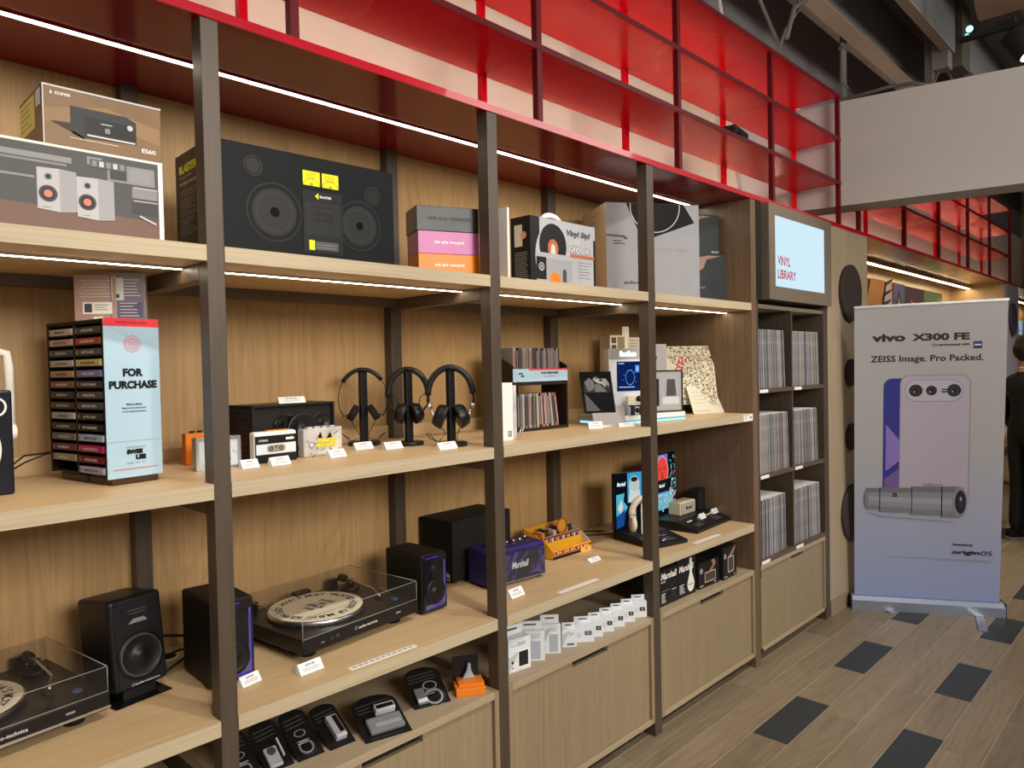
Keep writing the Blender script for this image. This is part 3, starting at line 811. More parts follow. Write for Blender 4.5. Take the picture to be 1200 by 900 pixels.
# ---- three walkman cartons
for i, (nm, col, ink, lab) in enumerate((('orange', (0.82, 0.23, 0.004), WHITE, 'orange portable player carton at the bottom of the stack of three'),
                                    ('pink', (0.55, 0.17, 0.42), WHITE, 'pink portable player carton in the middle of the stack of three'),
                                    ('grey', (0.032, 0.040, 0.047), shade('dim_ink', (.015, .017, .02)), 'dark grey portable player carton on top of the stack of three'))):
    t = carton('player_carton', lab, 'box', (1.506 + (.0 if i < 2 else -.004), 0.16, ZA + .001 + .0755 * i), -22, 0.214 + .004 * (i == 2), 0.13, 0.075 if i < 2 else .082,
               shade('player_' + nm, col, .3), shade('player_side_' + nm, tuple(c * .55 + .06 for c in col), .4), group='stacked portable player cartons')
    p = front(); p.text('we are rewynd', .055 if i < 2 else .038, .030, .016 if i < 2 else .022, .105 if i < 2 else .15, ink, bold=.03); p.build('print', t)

# ---- second/third bay of the top shelf
tag(B(0, 0, 0, .010, .12, .245, CARD).build('slim_carton', loc=(1.795, .03, ZA + .001), bevel=.001), 'slim white carton edge just right of the second post', 'box')
t = carton('record_player_carton', 'black and white record player carton with white handle and DEEP GROOVE lettering', 'box', (1.944, 0.06, ZA + .001), 0, 0.383, 0.10, 0.244, shade('print_pale', (.40, .42, .45), .35), BLK)
p = front(); p.rect(0, 0, .05, .244, INK); p.disc(.14, .10, .115, shade('print_pale', (.55, .57, .60)), .135)
p.rect(.03, .0, .26, .10, shade('print_pale', (.55, .57, .60))); p.rect(.37, 0, .383, .19, INK)
p.disc(.125, .145, .078, INK, .082); p.disc(.125, .135, .030, shade('label_rust', (.45, .12, .05)), .034); p.rect(.03, .0, .30, .115, shade('print_pale2', (.36, .375, .40)))
p.poly([(.11, .115), (.14, .115), (.135, .145), (.125, .153), (.115, .145)], LGREY)
p.rect(.09, .012, .235, .095, shade('panel_grey', (.30, .31, .34))); p.rect(.03, .015, .085, .098, INK)
p.ring(.058, .062, .012, .015, LGREY); p.disc(.058, .062, .008, MGREY)
p.rect(.105, .0, .165, .032, ORG); p.disc(.135, .032, .028, ORG, .012); p.rect(.130, .040, .138, .055, ORG)
p.rect(.178, .012, .20, .05, DGREY); p.disc(.189, .05, .011, DGREY)
p.text('Vinyl Styl', .205, .185, .030, .145, DGREY, bold=.035, shear=.25); p.text('DEEP', .22, .160, .018, .075, WHITE, bold=.05)
p.text('DEEP', .2195, .1605, .017, .075, MGREY, bold=.0); p.text('GROOVE', .215, .128, .026, .130, DGREY, bold=.06); p.text('GROOVE', .217, .130, .022, .126, WHITE, bold=.01)
p.rect(.225, .112, .375, .124, shade('label_rust', (.45, .12, .05))); p.fake_lines(.27, .095, .09, 6, .012, .002, MGREY); p.build('print', t)
p = leftface(.10); p.rect(.02, .135, .06, .215, CREAM); p.disc(.066, .175, .014, shade('peach', (.7, .35, .2))); p.fake_lines(.02, .11, .07, 14, .008, .003, MGREY, .2); p.build('print', t)
MB().tube([(.12 + .055 * (1 - math.cos(a)), .05, .244 + .028 * math.sin(a)) for a in [PI * k / 10 for k in range(11)]], .005, WHITE, flat=2.0).build('handle', t)
t = carton('turntable_carton', 'tall grey turntable carton in plastic wrap reading audio-technica, behind the third post', 'box', (2.697, .28, ZA + .001), -32, .47, .32, .44, shade('carton_silver', (.27, .275, .30), .42, var=.12), shade('carton_tan', (.66, .53, .38), .4))
p = front(); p.poly([(.10, .44), (.39, .44), (.445, .355), (.24, .285), (.185, .25), (.165, .30)], shade('platter_black', (.005, .005, .006), .5, spec=.1))
p.poly([(0.0, .295), (.09, .290), (.11, .275), (.09, .270), (.085, .280), (.0, .287)], DGREY)
p.ring(.245, .425, .122, .126, LGREY, 48, .95)
p.text('audio-technica', .085, .066, .016, .155, INK, bold=.03); p.ring(.045, .070, .018, .0195, MGREY, seg=3, asp=1.2); p.ring(.045, .072, .008, .0095, MGREY)
p.fake_lines(.035, .262, .06, 2, .012, .005, DGREY); p.fake_lines(.19, .228, .22, 1, .012, .002, MGREY); p.rect(.355, .222, .41, .230, MGREY)
# keep only what lies on the face
p2 = Print((0, 0, 0)); p2.mats, p2.T = p.mats, p.T
p.v = [(v[0], v[1], min(v[2], .4395)) for v in p.v]
p.build('print', t)
t2 = leftface(.32); t2.fake_lines(.10, .40, .10, 12, .03, .006, shade('tan_ink', (.50, .38, .25)), .2); t2.fake_lines(.2, .12, .04, 9, .012, .004, shade('tan_ink', (.50, .38, .25))); t2.build('print', t)
DK = shade('carton_slate', (.020, .026, .032), .4, spec=.3)
for i, (w_, h_, lab) in enumerate(((.36, .264, 'dark slate carton with a hand pictured, lower of the two beside the end panel'), (.30, .205, 'dark slate carton with a hand pictured, upper of the two beside the end panel'))):
    t = carton('speaker_carton', lab, 'box', (3.262 - .0 * i, .30 - .0 * i, ZA + .001 + .2645 * i), -28 if i == 0 else -28, w_, .10, h_, DK, group='dark cartons by the end panel')
    p = front(); W = w_
    p.poly([(W * .34, h_ * .80), (W * .45, h_ * .93), (W * .65, h_ * .98), (W * .85, h_ * .97), (W * .62, h_ * .90), (W * .56, h_ * .72), (W * .50, h_ * .68), (W * .46, h_ * .78)], shade('hand_print', (.30, .20, .16), .4))
    p.poly([(W * .34, h_ * .80), (W * .45, h_ * .88), (W * .50, h_ * .80), (W * .40, h_ * .76)], shade('hand_print2', (.38, .27, .22), .4))
    p.text('Marshall', W * .45, h_ * .32, .012, .05, MGREY, shear=.2); p.rect(W * .35, h_ * .52, W * .85, h_ * .525, DGREY)
    p.text('Marshall', W * .84, h_ * .04, .010, .045, LGREY, bold=.02, shear=.2); p.build('print', t)

# ---------------------------------------------------------------- price cards
CARDW = shade('price_card', (.80, .82, .85), .35)
def price_card(x, y, z, rot, lab, w=.062, h=.036, lean=35):
    h *= .78
    t = thing('price_card', lab, 'sign', (x, y, z + .0005), rot, 'white price cards')
    c, s = math.cos(math.radians(lean)), math.sin(math.radians(lean))
    MB().prism([(0, 0), (h * s, h * c), (h * s + .0015, h * c), (h * s + .012, 0)], 0, w, CARDW, 'x').build('card', t)
    p = Print((0, 0, 0), (1, 0, 0), (0, s, c)); p.text('$199.00', w * .5, h * .62, h * .2, w * .4, DGREY, 'c', bold=.03); p.fake_lines(w * .5, h * .42, w * .75, 2, h * .16, h * .05, MGREY, .2, 'c'); p.build('print', t)
    return t
price_card(.985, .185, ZB, 5, 'white price card in front of the white cassette player')
price_card(1.187, .205, ZB, 8, 'white price card in front of the clear cassette player')
price_card(1.36, .33, ZB, 0, 'white price card in front of the foam headphones', .07)
price_card(1.425, .25, ZB, 0, 'white price card in front of the round black on-ear headphones', .07)
price_card(1.520, .088, ZB, -2, 'white price card in front of the silver-hinged headphones', .075)
price_card(.905, .20, ZB, 0, 'white price card in front of the silver player, half behind the first post', .05)
price_card(2.40, .165, ZB, -40, 'white price card leaning on the black tablet stand', .06, .045)
price_card(2.53, .10, ZB, -10, 'glossy white price card on the shelf before the lit display', .10, .025)
price_card(.858, .135, ZC, 12, 'white price card before the blue-lit speaker behind the first post', .06, .038)
price_card(1.00, .085, ZC, 4, 'white price card at the front corner of the middle turntable', .075, .042)
price_card(1.857, .105, ZC, 4, 'white price card in front of the purple amplifier speaker', .075, .045)
price_card(2.42, .185, ZC, 0, 'white price card right of the yellow display box', .075, .03, 50)
price_card(2.872, .09, ZC, 8, 'white price card at the corner of the headphone screen display', .10, .045, 45)
# label strips on the lowest boards, and the shelf-edge ticket
for x, w_, lab in ((1.115, .235, 'long white label strip on the board before the middle turntable'), (2.02, .235, 'long white label strip on the board before the yellow box'), (2.995, .235, 'long white label strip on the board before the wedge display')):
    t = thing('label_strip', lab, 'label', (x, .013, ZC + .0003), 0, 'label strips')
    B(0, 0, 0, w_, .022, .0012, CARD).build('strip', t)
    if x < 2:
        p = Print((0, 0, .0012), (1, 0, 0), (0, 1, 0))
        for k in range(11): p.rect(.012 + .0198 * k, .009, .023 + .0198 * k, .013, INK)
        p.build('print', t)
t = thing('shelf_ticket', 'white ticket with a small code square on the edge of the upper right board', 'label', (3.455, -.0022, ZB - .036))
B(0, 0, 0, .10, .0015, .036, CARD).build('ticket', t)
p = Print((0, 0, 0)); p.fake_lines(.008, .028, .05, 1, .01, .003, DGREY, 0); p.fake_lines(.008, .018, .03, 2, .007, .002, MGREY); p.rect(.066, .012, .088, .024, MGREY); p.build('print', t)

# ---------------------------------------------------------------- shelf B, first bay
t = thing('portable_radio', 'black portable radio with white handle and round grille, cut by the left edge', 'radio', (.140, .203, ZB), 9)
NAV = shade('radio_navy', (.013, .016, .026), .3)
B(0, 0, .0, .25, .10, .238, NAV).build('body', t, bevel=.006)
p = MB().lathe([(.082, 0), (.082, -.003), (.089, -.003), (.089, 0)], (.135, 0, .105), WHITE, 'y', 48)
p.build('grille_ring', t)
MB().cyl((.135, -.0015, .105), .080, .003, BLKM, 'y', 40).build('grille', t)
MB().lathe([(.018, 0), (.018, -.003), (.022, -.003), (.022, 0)], (.215, 0, .200), WHITE, 'y', 32).build('dial_ring', t)
MB().tube([(.262, .05, .14), (.262, .05, .29), (.258, .05, .322), (.235, .05, .328), (.015, .05, .328), (-.008, .05, .322), (-.012, .05, .29), (-.012, .05, .14)], .010, WHITE, 10).build('handle', t)
for x in (.255, -.012): MB().cyl((x, .05, .14), .020, .014, WHITE, 'x', 20).build('handle_pivot', t)
tag(MB().tube([(.395, .31, ZB + .06), (.43, .36, ZB + .075), (.50, .42, ZB + .072), (.44, .40, ZB + .055), (.40, .34, ZB + .045)], .0022, RUB).build('cable'), 'thin black cable loop behind the portable radio', 'cable')

# cassette tower
TWR = shade('tower_black', (.018, .013, .011), .4)
t = thing('cassette_tower', 'rotating dark cassette tower with a pale blue FOR PURCHASE poster on its side', 'rack', (.557, .171, ZB), 10)
TW, TD, TH_, TZ = .136, .285, .382, .020
B(.012, .0, 0, TW - .01, .115, TZ, shade('tower_base', (.06, .032, .018), .35)).build('base', t, bevel=.004)
B(.012, .125, 0, TW - .01, .26, TZ, shade('tower_base', (.06, .032, .018), .35)).build('base', t, bevel=.004)
mb = MB(); c = TZ + .0005
mb.box(0.012, 0, c, TW, TD, c + .006, TWR); mb.box(0, 0, c + TH_ - .006, TW, TD, c + TH_, TWR); mb.box(0, 0, c, TW, .006, c + TH_, TWR)
mb.box(0, TD - .006, c, TW, TD, c + TH_, TWR); mb.box(TW - .004, 0, c, TW, TD, c + TH_, TWR); mb.box(0, TD / 2 - .003, c, TW * .6, TD / 2 + .003, c + TH_, TWR); mb.box(.075, 0, c, .079, TD, c + TH_, TWR)
NR = 14; ph = (TH_ - .014) / NR
for k in range(NR + 1): mb.box(0.002, .004, c + .006 + ph * k - .001, .075, TD - .004, c + .006 + ph * k + .001, TWR)
mb.build('rack_frame', t)
for k in range(9):   # woven mesh showing in the empty slot
    pass
B(0, -.0016, c - .004, TW, -.0001, c + TH_ + .002, shade('poster_blue', (.40, .58, .72), .35)).build('poster', t)
p = Print((0, -.0016, c - .004)); PH = TH_ + .006
p.rect(0, PH - .020, TW, PH, shade('poster_red', (.70, .05, .07))); p.text('PLEASE HAVE FAITH', TW / 2, PH - .013, .006, .075, shade('poster_dkred', (.2, .01, .02)), 'c', bold=.03)
p.poly([(0, PH - .020), (TW, PH - .020), (TW, PH - .075), (.03, PH - .035)], shade('poster_shade', (.36, .53, .67)))
for r0, r1 in ((.019, .0205), (.0135, .015), (.0085, .010), (.003, .0045)): p.ring(TW / 2 + .0, PH - .062, r0, r1, REDI, 36)
p.text('FOR', TW / 2, PH - .142, .020, .050, INK, 'c', bold=.06); p.text('PURCHASE', TW / 2, PH - .172, .020, .118, INK, 'c', bold=.06)
p.text('Want to listen?', TW / 2, PH - .212, .005, .040, INK, 'c', bold=.04); p.text('Head to the Demo Deck', TW / 2, PH - .221, .005, .060, INK, 'c', bold=.02); p.text('at the Listening Stations', TW / 2, PH - .230, .005, .060, INK, 'c', bold=.02)
p.rect(0, .088, TW, .0888, MGREY); p.text("SOUTH EAST ASIA'S MOST", TW / 2, .071, .0035, .05, INK, 'c'); p.text('SWEE', TW / 2 - .022, .056, .012, .040, INK, bold=.09); p.text('LEE', TW / 2 + .0, .042, .012, .026, INK, bold=.09)
p.text('LICENSED     SINCE     1946', TW / 2, .033, .003, .045, INK, 'c'); p.fake_lines(TW / 2, .020, .11, 1, .01, .0015, REDI, 0, 'c'); p.build('poster_print', t)
CC = [(.60, .52, .42), (.05, .045, .04), (.55, .40, .34), (.34, .05, .035), (.06, .055, .05), (.06, .06, .06), (.52, .49, .45), (.52, .44, .16), (.42, .30, .20), (.16, .17, .36),
      (.24, .10, .06), (.04, .04, .045), (.035, .03, .03), (.06, .055, .05), (.045, .035, .03), (.05, .06, .08), (.50, .48, .46), (.03, .03, .03), (.05, .04, .035), (.02, .02, .02),
      (.20, .18, .15), (.42, .47, .60), (.16, .045, .03), (.42, .02, .10), (.34, .30, .22), (.16, .01, .02), None, (.46, .42, .62)]
rl = math.radians(10); cR, sR = math.cos(rl), math.sin(rl)
ORD = ['first', 'second', 'third', 'fourth', 'fifth', 'sixth', 'seventh', 'eighth', 'ninth', 'tenth', 'eleventh', 'twelfth', 'thirteenth', 'last']
ctxt = ['MIDNIGHT', 'AFTER HOURS', 'ROCKS', 'GREATEST HITS', 'HORIZON', 'ATLAS', 'GUARDIANS', 'SUNRISE', 'RUMOURS', 'SIDE ONE', 'AMBER', 'NOCTURNE']
for i, cc in enumerate(CC):
    if cc is None: continue
    row, col = i // 2, i % 2
    z = ZB + c + .006 + ph * (NR - 1 - row) + .0012
    ly = TD / 2 + .006 if col == 0 else .012
    px_, py_ = .557 - ly * sR - .003 * cR, .171 + ly * cR - .003 * sR
    ct = thing('cassette', 'cassette, %s from the top in the %s column of the tower' % (ORD[row], ['far', 'near'][col]), 'cassette', (px_, py_, z), 10, 'cassettes in the tower')
    nm = {(.60, .52, .42): 'white', (.52, .44, .16): 'yellow', (.16, .17, .36): 'blue', (.42, .02, .10): 'crimson', (.34, .05, .035): 'red', (.46, .42, .62): 'lilac', (.42, .47, .60): 'pale blue', (.24, .10, .06): 'brown', (.16, .01, .02): 'dark red'}.get(cc, 'dark' if sum(cc) < .35 else 'pale')
    ct['label'] = nm + ' ' + ct['label']
    B(0, 0, 0, .066, TD / 2 - .024, ph - .0105, shade('cassette_%d' % i, tuple(q * .75 for q in cc), .3, var=.15)).build('case', ct, bevel=.0008)
    p = Print((0, TD / 2 - .024, 0), (0, -1, 0)); ink = INK if sum(cc) > .9 else LGREY
    p.text(ctxt[i % 12], (TD / 2 - .024) * .5, .0045, .0055, .055 + .005 * (i % 4), ink, 'c', bold=.03); p.rect(.004, .003, .009, .012, shade('clear_hub', (.3, .3, .29), .3) if i % 3 else shade('hub_red', (.3, .03, .03), .3)); p.build('spine_print', ct)
for lx, ly, w_, h_, mat_, rot_, lab, nm in ((.015, .135, .100, .105, shade('box_rose', (.40, .27, .24), .2, var=.2), -38, 'rose carton standing on top of the cassette tower', 'rose'),
                                     (.058, .035, .080, .108, shade('box_lilac', (.17, .155, .22), .2, var=.2), -30, 'lilac grey carton standing on top of the cassette tower', 'lilac')):
    X, Y = .557 + lx * cR - ly * sR, .171 + lx * sR + ly * cR
    if nm == 'rose': X, Y = .545, .345
    else: X, Y = .612, .292
    t = carton('player_carton', lab, 'box', (X, Y, ZB + c + TH_ + .0005), rot_, w_, .035, h_ * 1.13, mat_, shade('wrap_' + nm, (.45, .40, .38), .2, var=.4), CARD)
    p = front(); p.fake_lines(w_ * .5, h_ * .98, w_ * .8, 6, .008, .0018, LGREY, .3, 'c')
    if nm == 'rose':
        p.rect(.02, .020, .090, .050, CARD); p.rect(.024, .024, .042, .046, DGREY); p.fake_lines(.048, .042, .035, 3, .006, .0015, DGREY); p.rect(.045, .0, .070, .013, CARD)
    else:
        p.rect(.004, .055, .032, .112, LGREY); p.rect(.010, .060, .022, .070, DGREY); p.rect(.02, .012, .075, .05, shade('box_lilac2', (.10, .09, .16), .3))
        p.fake_lines(.022, .046, .045, 5, .008, .002, LGREY)
    p.build('print', t)

# small players
t = thing('portable_player', 'orange cassette player with black buttons, left of the first post', 'player', (.835, .41, ZB), -2)
B(0, 0, 0, .118, .032, .093, ORG).build('body', t, bevel=.003)
for k in range(4): B(.018 + .022 * k, .010, .093, .030 + .022 * k, .022, .099, BLK).build('button', t)
t = thing('portable_player', 'silver framed player with a drawing on its face, half behind the first post', 'player', (.803, .26, ZB), -2)
mb = MB(); mb.box(0, 0, 0, .125, .03, .008, ALU).box(0, 0, .082, .125, .03, .09, ALU).box(0, 0, .008, .008, .03, .082, ALU).box(.117, 0, .008, .125, .03, .082, ALU)
mb.build('frame', t, bevel=.001)
B(.008, .006, .008, .117, .026, .082, shade('face_ice', (.55, .62, .66), .2)).build('face', t)
p = Print((.008, .006, .008)); rq = random.Random(5)
for k in range(16):
    x, y = rq.random() * .10, rq.random() * .066; p.line(x, y, x + rq.uniform(-.015, .015), y + rq.uniform(-.015, .015), .0012, INK)
p.disc(.030, .055, .007, INK); p.disc(.042, .062, .006, INK); p.ring(.035, .03, .012, .0128, REDI); p.build('drawing', t)
t = thing('mesh_speaker', 'black shelf speaker with perforated sides and two round drivers', 'speaker', (.985, .30, ZB), 5)
MW, MH, MD = .295, .168, .14
mb = MB(); mb.box(0, 0, 0, .008, MD, MH, BLKM).box(MW - .008, 0, 0, MW, MD, MH, BLKM).box(0, 0, MH - .008, MW, MD, MH, BLK).box(0, 0, 0, MW, MD, .008, BLK).box(.008, .012, .008, MW - .008, MD, MH - .008, BLKM)
mb.build('housing', t, bevel=.002)
MB().lathe([(.058, 0), (.058, -.008), (.050, -.006), (.044, -.002), (.036, .003), (.016, .004), (.014, .000), (0.0001, -.002)], (.175, .006, .080), BLK, 'y', 36).build('woofer', t)
MB().lathe([(.034, 0), (.034, -.006), (.028, -.004), (.020, .003), (.010, .004), (0.0001, -.001)], (.245, .006, .105), BLK, 'y', 30).build('tweeter', t)
MB().lathe([(.042, 0), (.042, -.005), (.036, 0), (.02, .004), (0.0001, .002)], (.115, .0065, .095), BLKG, 'y', 30).build('woofer', t)
mb = MB()
for a in range(9):
    for b in range(7):
        y, z = .014 + .0125 * b + (a % 2) * .006, .016 + .0165 * a
        mb.add([(-.0006, y, z), (-.0006, y + .004, z + .008), (-.0006, y + .008, z + .008), (-.0006, y + .004, z)], [(0, 1, 2, 3)], MGREY if False else shade('perforation', (.05, .035, .025)))
mb.build('perforations', t)
price_card(1.09, .335, ZB + .169, -8, 'cream price card on top of the mesh speaker', .085, .030, 35)
t = thing('portable_player', 'white cassette player with black front and tape window', 'player', (.972, .262, ZB), 3)
WB = shade('player_white', (.78, .78, .77), .3)
B(0, 0.002, 0, .138, .034, .092, WB).build('body', t, bevel=.006)
B(.002, 0, .001, .136, .002, .080, BLK).build('front_plate', t)
p = front(); p.rect(.004, .026, .133, .056, shade('window_pale', (.62, .72, .76))); p.rrect(.038, .031, .098, .052, .009, shade('window_taupe', (.28, .24, .21)))
for x in (.052, .083): p.ring(x, .0415, .003, .006, INK)
p.disc(.068, .047, .003, INK); p.text('STEREO', .012, .064, .006, .030, LGREY, bold=.04); p.text('mulo', .100, .064, .010, .028, WHITE, bold=.09); p.build('print', t)
B(.045, .010, .092, .115, .022, .0955, ORG).build('button', t); B(.085, .012, .0925, .100, .02, .0985, BLK).build('button', t)
t = thing('portable_player', 'transparent cassette player with yellow lettering', 'player', (1.142, .285, ZB), 5)
CL = shade('clear_plastic', (.50, .49, .48), .12, var=.6, coat=.6)
B(0, 0, 0, .145, .036, .088, CL).build('body', t, bevel=.005)
p = front(); rq = random.Random(2)
for k in range(26):
    x, y = .008 + rq.random() * .125, .006 + rq.random() * .072; p.line(x, y, x + rq.uniform(-.02, .02), y + rq.uniform(-.012, .012), .0022, rq.choice([INK, DGREY, LGREY, WHITE]))
p.poly([(.048, .062), (.062, .074), (.066, .056)], INK); p.poly([(.082, .054), (.096, .074), (.104, .056)], INK); p.disc(.026, .038, .011, MGREY); p.disc(.026, .038, .007, LGREY)
p.text('TERCO', .046, .042, .013, .075, YEL, bold=.10); p.text('BOOMIN', .046, .028, .011, .072, YEL, bold=.10); p.build('print', t)
for k in range(4): B(.02 + .028 * k, .010, .088, .038 + .028 * k, .026, .093, CL).build('button', t)

# ---------------------------------------------------------------- headphones on stands
def hp_stand(x, y, lab, r=.052, h=.262):
    t = thing('headphone_stand', lab, 'stand', (x, y, ZB), 0, 'black headphone stands')
    MB().lathe([(0.0001, 0), (r, 0), (r, .010), (r - .003, .013), (0.0001, .013)], (0, 0, 0), BLK, 'z', 40).build('base', t)
    B(-.013, -.010, .012, .013, .010, h, BLK).build('post', t, bevel=.002)
    B(-.015, -.024, h, .015, .024, h + .007, BLK).build('saddle', t, bevel=.003)
    return t
def arc(cx, cz, rx, rz, a0, a1, n=18, y=0):
    return [(cx + rx * math.cos(a0 + (a1 - a0) * k / n), y, cz + rz * math.sin(a0 + (a1 - a0) * k / n)) for k in range(n + 1)]
hp_stand(1.476, .455, 'black headphone stand holding the slim foam headphones', .058)
hp_stand(1.569, .315, 'black headphone stand holding the round on-ear headphones', .052)
hp_stand(1.636, .165, 'black headphone stand holding the silver-hinged headphones', .055)
FOAM = shade('black_foam', (.018, .018, .019), .95, var=.3)
PAD = shade('ear_pad_leather', (.015, .015, .016), .35)
# 1: thin wire band with foam pads
t = thing('headphones', 'slim retro headphones with foam pads on a thin wire band', 'headphones', (1.476, .455, ZB + .142), -32, 'headphones on stands')
MB().tube(arc(0, .02, .086, .106, PI * 1.13, -PI * .13, 26), .0016, BLK, 6).build('wire_band', t)
MB().tube(arc(0, .02, .086, .107, PI * .80, PI * .22, 12), .0035, BLK, 8, flat=2.2).build('headband', t)
for s in (-1, 1):
    MB().cyl((0, 0, -.014), .029, .026, FOAM, 'z', 24).build('foam_pad', t, loc=(s * .036, -.004, -.026), rot=(0, s * math.radians(58), 0), bevel=.005)
    MB().tube([(s * .078, 0, -.018), (s * .070, 0, -.038), (s * .055, 0, -.034)], .0025, BLK, 6).build('yoke', t)
    MB().tube([(s * .045, 0, -.045), (s * .03, .01, -.08), (s * .010, .0, -.115), (s * .05, -.02, -.125), (s * .075, 0, -.10), (s * .05, .02, -.12)], .0013, RUB, 6).build('cable', t)
# 2
t = thing('headphones', 'black on-ear headphones with round caps and thick padded band', 'headphones', (1.569, .315, ZB + .145), -32, 'headphones on stands')
MB().tube(arc(0, .035, .070, .086, PI * 1.03, -PI * .03, 22), .006, PAD, 10, flat=1.8).build('headband', t)
for s in (-1, 1):
    MB().tube([(s * .071, 0, .030), (s * .074, 0, .010), (s * .062, 0, -.012), (s * .045, 0, -.034)], .003, BLKG, 8).build('yoke', t)
    MB().tube([(s * .072, -.004, .022), (s * .055, -.012, .035), (s * .04, -.012, .02), (s * .035, -.01, -.01)], .0018, RUB, 6).build('cable', t)
    MB().cyl((0, 0, -.011), .037, .022, PAD, 'z', 28).cyl((0, 0, .011), .035, .014, BLKG, 'z', 28, r2=.028).build('ear_cup', t, loc=(s * .022, -.006, -.034), rot=(0, s * math.radians(72), math.radians(s * 14)), bevel=.004)
p = Print((-.046, -.022, -.040), (.8, -.6, 0)); p.text('Marshall', 0, 0, .006, .022, LGREY, bold=.03, shear=.2); p.build('lettering', t)
# 3
t = thing('headphones', 'large over-ear headphones with silver hinges and leather cups', 'headphones', (1.636, .165, ZB + .150), -36, 'headphones on stands')
MB().tube(arc(0, .022, .078, .098, PI * .98, PI * .02, 22), .006, PAD, 10, flat=1.9).build('headband', t)
for s in (-1, 1):
    MB().tube([(s * .078, 0, .028), (s * .080, 0, .008), (s * .077, 0, -.008)], .0035, BLKG, 8).build('slider', t)
    MB().tube([(s * .077, 0, -.004), (s * .070, 0, -.020)], .0075, ALU, 10).build('hinge', t)
    MB().tube([(s * .068, 0, -.022), (s * .060, -.006, -.05), (s * .045, -.008, -.078), (s * .036, 0, -.086)], .0035, ALU, 8).build('yoke', t)
    MB().cyl((0, 0, -.014), .043, .026, PAD, 'z', 32, r2=.040).cyl((0, 0, .012), .040, .012, BLK, 'z', 32, r2=.032).cyl((0, 0, .022), .024, .003, DGREY, 'z', 28).build('ear_cup', t, loc=(s * .032, 0, -.048), rot=(0, s * math.radians(68), math.radians(s * 10)), bevel=.004)
MB().tube([(-.03, 0, -.09), (-.02, -.01, -.105), (-.045, -.03, -.132), (-.075, -.02, -.120), (-.085, -.01, -.105), (-.07, 0, -.11), (-.055, .0, -.134)], .0016, RUB, 6).build('cable', t)
MB().tube([(.03, 0, -.09), (.02, -.01, -.11), (.018, -.02, -.136)], .0016, RUB, 6).build('cable', t)

# ---------------------------------------------------------------- shelf B, third bay
t = thing('acrylic_frame', 'white and clear acrylic block at the left of the compact disc rack', 'display', (1.835, .125, ZB), -6)
B(0, 0, 0, .060, .03, .210, WB).build('panel', t, bevel=.001)
B(.060, .004, 0, .082, .03, .200, CL).build('clear_block', t, bevel=.002)
p = front(); p.rect(.035, .012, .052, .035, DGREY); p.fake_lines(.036, .034, .014, 6, .004, .0015, WHITE, 0); p.build('print', t)
MB().tube([(.07, -.012, .002), (.09, -.012, .045), (.10, -.012, .045), (.082, -.012, .002)], .0015, ALU, 6, closed=True).build('card_clip', t)

RK = shade('rack_dark_brown', (.028, .018, .014), .4)
t = thing('disc_rack', 'dark two-tier compact disc rack with a FOR PURCHASE strip', 'rack', (2.093, .31, ZB), -2)
RW_, RD_, RH_ = .332, .15, .27
mb = MB()
for x in (0, RW_ - .010): mb.box(x, 0, 0, x + .010, RD_, .262, RK)
for z in (.0, .190): mb.box(.010, 0, z, RW_ - .010, RD_, z + .012, RK)
mb.box(0.010, RD_ - .008, .19, RW_ - .01, RD_, .31, RK); mb.box(0.010, RD_ - .008, .0, RW_ - .01, RD_, .08, RK); mb.box(.155, RD_ - .008, .08, .170, RD_, .19, RK)
mb.prism([(0, .262), (0, .27), (RD_, .34), (RD_, .262)], 0, .008, RK, 'x').prism([(0, .262), (0, .27), (RD_, .34), (RD_, .262)], RW_ - .008, RW_, RK, 'x')
mb.build('frame', t)
B(.002, -.0025, .205, RW_ - .002, 0, .258, shade('poster_blue', (.40, .58, .72), .35)).build('strip', t)
p = Print((.002, -.0025, .205)); p.rect(.09, .046, .328, .053, shade('poster_red', (.70, .05, .07))); p.text('SWEE', .030, .030, .007, .024, INK, bold=.09); p.text('LEE', .044, .020, .007, .018, INK, bold=.09)
p.text('FOR PURCHASE', .215, .030, .010, .105, INK, 'c', bold=.06); p.text('Head to the Demo Deck', .215, .018, .004, .06, INK, 'c'); p.build('strip_print', t)
rq = random.Random(21)
CDC = [tuple(c * .62 for c in q) for q in [(.10, .09, .13), (.05, .05, .06), (.30, .29, .30), (.55, .53, .50), (.12, .11, .10), (.38, .36, .38), (.20, .17, .15), (.48, .10, .08), (.08, .09, .14), (.42, .30, .26), (.02, .02, .022), (.60, .55, .48)]]
cd_me = {}
def disc(lx, z, th, mi, lean, group, lab, lift=0):
    k = (th, mi)
    if k not in cd_me:
        mb = B(0, 0, 0, th, .125, .142, shade('disc_case_%d' % mi, CDC[mi], .2, var=.3)); mb.box(th * .2, -.0004, .01, th * .8, 0, .13, shade('disc_case_%d' % ((mi + 4) % 12), CDC[(mi + 4) % 12], .2, var=.3))
        cd_me[k] = mb.mesh('compact_disc')
    o = bpy.data.objects.new('compact_disc', cd_me[k]); COL.objects.link(o)
    a = math.radians(-2)
    ly = .008 + rq.random() * .004
    o.location = (2.093 + lx * math.cos(a) - ly * math.sin(a), .31 + lx * math.sin(a) + ly * math.cos(a), ZB + z)
    o.rotation_euler = (0, lean, a)
    tag(o, lab, 'disc case', group)
def dark_name(mi): return {7: 'red', 3: 'pale grey', 11: 'cream', 9: 'pinkish', 8: 'navy', 2: 'grey', 5: 'mauve grey', 10: 'black', 0: 'dark violet', 6: 'brown', 4: 'dark brown', 1: 'charcoal'}.get(mi, 'dark')
x = .014
